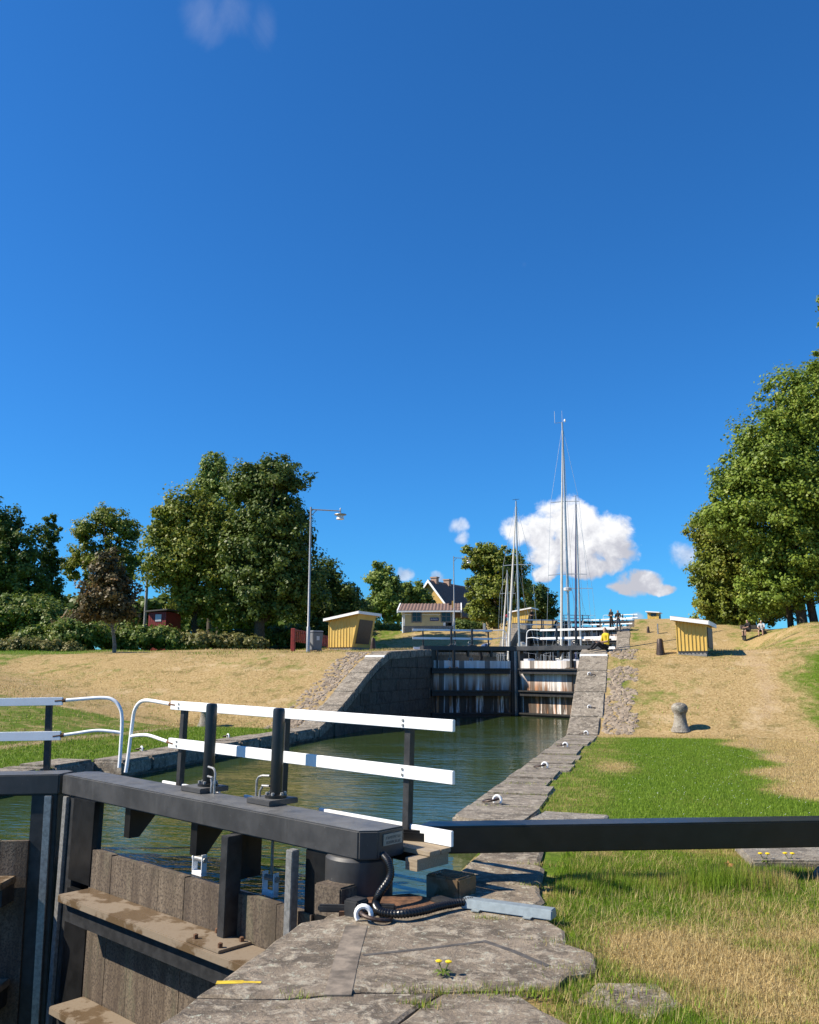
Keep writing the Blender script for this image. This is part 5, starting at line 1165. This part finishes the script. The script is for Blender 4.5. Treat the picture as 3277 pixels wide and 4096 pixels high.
def grass():
    rg = np.random.default_rng(77)
    # foreground sward
    n = 520000; X = rg.uniform(-.95, 3.6, n); Y = rg.uniform(3.0, 9.9, n)
    jit = rg.normal(0, .05, n); k = ~on_stone(X+jit, Y+jit*.5) & (X < .9+Y*.42) & (X > -.95); X, Y = X[k], Y[k]
    pn = patchy(X, Y, .9, 3.1); pn2 = patchy(X, Y, 3.2, 8.3)
    h = (.022+.028*np.clip(pn+.2, 0, 1)+.03*np.clip(pn2, 0, 1)); h = h+.022*np.exp(-((Y-8.15-.38*(X+1.0)*.9)/.4)**2)*(X > -.9)
    g = np.clip(green_at(X, Y)+.45*pn2+.35*pn, 0, 1)
    blades(X, Y, h, .0026, 'grass', 'mixed green and dry straw grass in the foreground right of the stone', rg, .75, green=g)
    # dry lying straw
    n = 26000; X = rg.uniform(-.8, 3.4, n); Y = rg.uniform(3.2, 9.0, n); k = ~on_stone(X, Y) & (X < .9+Y*.42); X, Y = X[k], Y[k]
    blades(X, Y, .1, .0016, 'straw', 'dry straw stalks lying in the foreground grass', rg, 1.25, .015, green=0*X+.02)
    # tall green tufts along the black arm
    n = 9000; t = rg.uniform(0, 1, n); X = -.95+t*2.0; Y = 7.28+.372*(X+1.98)+rg.normal(-.16, .14, n); k = ~on_stone(X, Y); X, Y = X[k], Y[k]
    cl = np.clip(patchy(X, X*0, 2.3, 5.0)+.1, 0, 1)+.9*np.exp(-((X-.55)/.28)**2)
    blades(X, Y, .03+.12*cl, .0026, 'grass_tufts', 'long green grass tufts growing along the black arm', rg, .6, green=np.clip(.62+.5*patchy(X, Y, 2.1, 9.), 0, 1))
    # lawn beyond the arm
    n = 150000; X = rg.uniform(-1.65, 3.6, n); Y = 9.6+(rg.uniform(0, 1, n)**1.35)*16; k = ~on_stone(X+rg.normal(0, .06, n), Y) & (X < .9+Y*.2); X, Y = X[k], Y[k]
    pn = patchy(X, Y, .7, 6.1); g = np.clip(green_at(X, Y)+.15*pn, 0, 1)
    blades(X, Y, .042, .0032, 'grass', 'bright green mown lawn beside the right coping', rg, .75, green=g)
    # white clover heads on the lawn
    n = 230; X = rg.uniform(-.6, 2.1, n); Y = rg.uniform(10.5, 24, n); v = []
    for x, y in zip(X, Y):
        z = gz(x, y)+.045; s = .009
        v += [(x-s, y, z), (x, y-s, z+.004), (x+s, y, z+.012), (x, y+s, z+.004)]
    o = quads('clover_heads', np.array(v), 'cloth_white'); tag(o, 'white clover heads dotted over the bright green lawn', 'clover', kind='stuff')
    # left lawn and the slope tufts
    n = 30000; X = rg.uniform(-15.2, -10.9, n); Y = rg.uniform(9, 27, n); k = ~((X > -11.75) & (Y < 14.6)) & ~((X > -11.08)); X, Y = X[k], Y[k]
    blades(X, Y, .06, .008, 'grass', 'green lawn strip along the left coping across the water', rg, .7)
    n = 70000; X = rg.uniform(-40, -11.2, n); Y = rg.uniform(14, 52, n); k = (X < -14.2) | ((Y > 26.4) & (X < -12.3)); X, Y = X[k], Y[k]
    pn = patchy(X, Y, .35, 2.2); k = rg.uniform(0, 1, len(X)) < .5+1.2*pn-bare_at(X, Y)*1.2; X, Y = X[k], Y[k]
    blades(X, Y, .1, .012, 'grass', 'dry tan grass covering the left slope below the lamp', rg, .9, green=np.clip(green_at(X, Y)+.7*patchy(X, Y, .4, 4.4)+.3*patchy(X, Y, 1.7, 3.1), 0, 1))
    n = 70000; X = rg.uniform(-1.4, 16, n); Y = rg.uniform(17, 62, n); k = ((Y > 25.2) & (X > -1.3)) | (X > 2.1); X, Y = X[k], Y[k]; k = X < 1.+Y*.24; X, Y = X[k], Y[k]
    pn = patchy(X, Y, .5, 7.2); k = rg.uniform(0, 1, len(X)) < .45+1.2*pn-bare_at(X, Y)*1.2; X, Y = X[k], Y[k]
    blades(X, Y, .085, .01, 'grass', 'dry tan grass covering the right slope below the yellow shed', rg, .9, green=np.clip(green_at(X, Y)+.7*patchy(X, Y, .5, 1.4)+.35*patchy(X, Y, 2.0, 6.4), 0, 1))
    # tufts in the joints of stones
    sp = []
    for (x, y, m_, s) in ((-1.22, 6.42, 160, .05), (-1.3, 4.95, 160, .09), (-1.0, 5.02, 200, .1), (-.72, 5.1, 260, .1), (-1.9, 4.7, 60, .06), (-1.25, 4.75, 120, .05), (-.5, 4.5, 260, .14), (-.55, 6.0, 200, .12), (-.5, 5.5, 200, .12), (-1.0, 7.5, 120, .08), (-.95, 8.3, 160, .1), (-.6, 5.1, 240, .1), (-.2, 5.2, 200, .2), (-.85, 6.72, 240, .07)):
        sp.append(np.stack([rg.normal(x, s*1.3, m_), rg.normal(y, s*.4, m_)], 1))
    for y in np.arange(11.6, 25.3, 1.25): sp.append(np.stack([rg.uniform(XR+.1, XR+1.0, 90), rg.normal(y, .05, 90)], 1))
    sp = np.concatenate(sp); X, Y = sp[:, 0], sp[:, 1]
    blades(X, Y, .05, .003, 'joint_grass', 'small grass tufts growing in the joints between the stones', rg, .8, zoff=.03, green=0*X+.55)
grass()

def dandelion(x, y, label, s=1.0):
    e = empty('dandelion', (x, y, .02), 0, label, 'flower', 'yellow flowers'); r2 = random.Random(int(x*1000))
    m = MB()
    for k in range(9):
        a = k*.7+r2.uniform(-.2, .2); l = s*r2.uniform(.05, .08); c, q = math.cos(a), math.sin(a); w = .012*s
        m.add([(0, 0, .005), (c*l*.5-q*w, q*l*.5+c*w, .02), (c*l, q*l, .008), (c*l*.5+q*w, q*l*.5-c*w, .02)], [(0, 1, 2, 3)])
    o = m.build('leaf_rosette', 'leaf_bush', e)
    for k in range(2):
        a = k*2.5+.4; x0, y0 = .03*math.cos(a)*s, .03*math.sin(a)*s; MB().tube([(0, 0, 0), (x0, y0, .06*s)], .003, 5).build('stalk', 'leaf_bush', e)
        MB().lathe([(.004*s, -.006*s), (.018*s, 0), (.02*s, .006*s), (.008*s, .011*s)], (x0, y0, .062*s), 10).build('flower_head', 'dandelion', e)
dandelion(-1.24, 5.2, 'yellow dandelion growing from a crack in the stone platform', 1.0)
dandelion(.9, 9.0-.12, 'yellow flowers in the grass at the left end of the pale plinth', 1.1); dandelion(1.12, 8.95, 'single yellow flower in front of the pale plinth', 1.1)
for x, y, lb in ((.58, 9.0-.3, 'brown dead leaf lying in the grass in front of the black arm'), (1.05, 4.75, 'brown dead leaf in the grass at the bottom right')):
    m = MB(); z = gz(x, y)+.06
    pts = [(0, -.05), (.03, -.02), (.06, 0), (.03, .02), (.02, .05), (0, .03), (-.03, .05), (-.03, .01), (-.06, 0), (-.03, -.02)]
    m.add([(px, py, .015*math.sin(i*1.9)) for i, (px, py) in enumerate(pts)]+[(0, 0, .01)], [(i, (i+1) % 10, 10) for i in range(10)])
    o = m.build('dead_leaf', 'dead_leaf'); o.location = (x, y, z); o.rotation_euler = (.3, .1, .6); tag(o, lb, 'leaf', 'dead leaves')
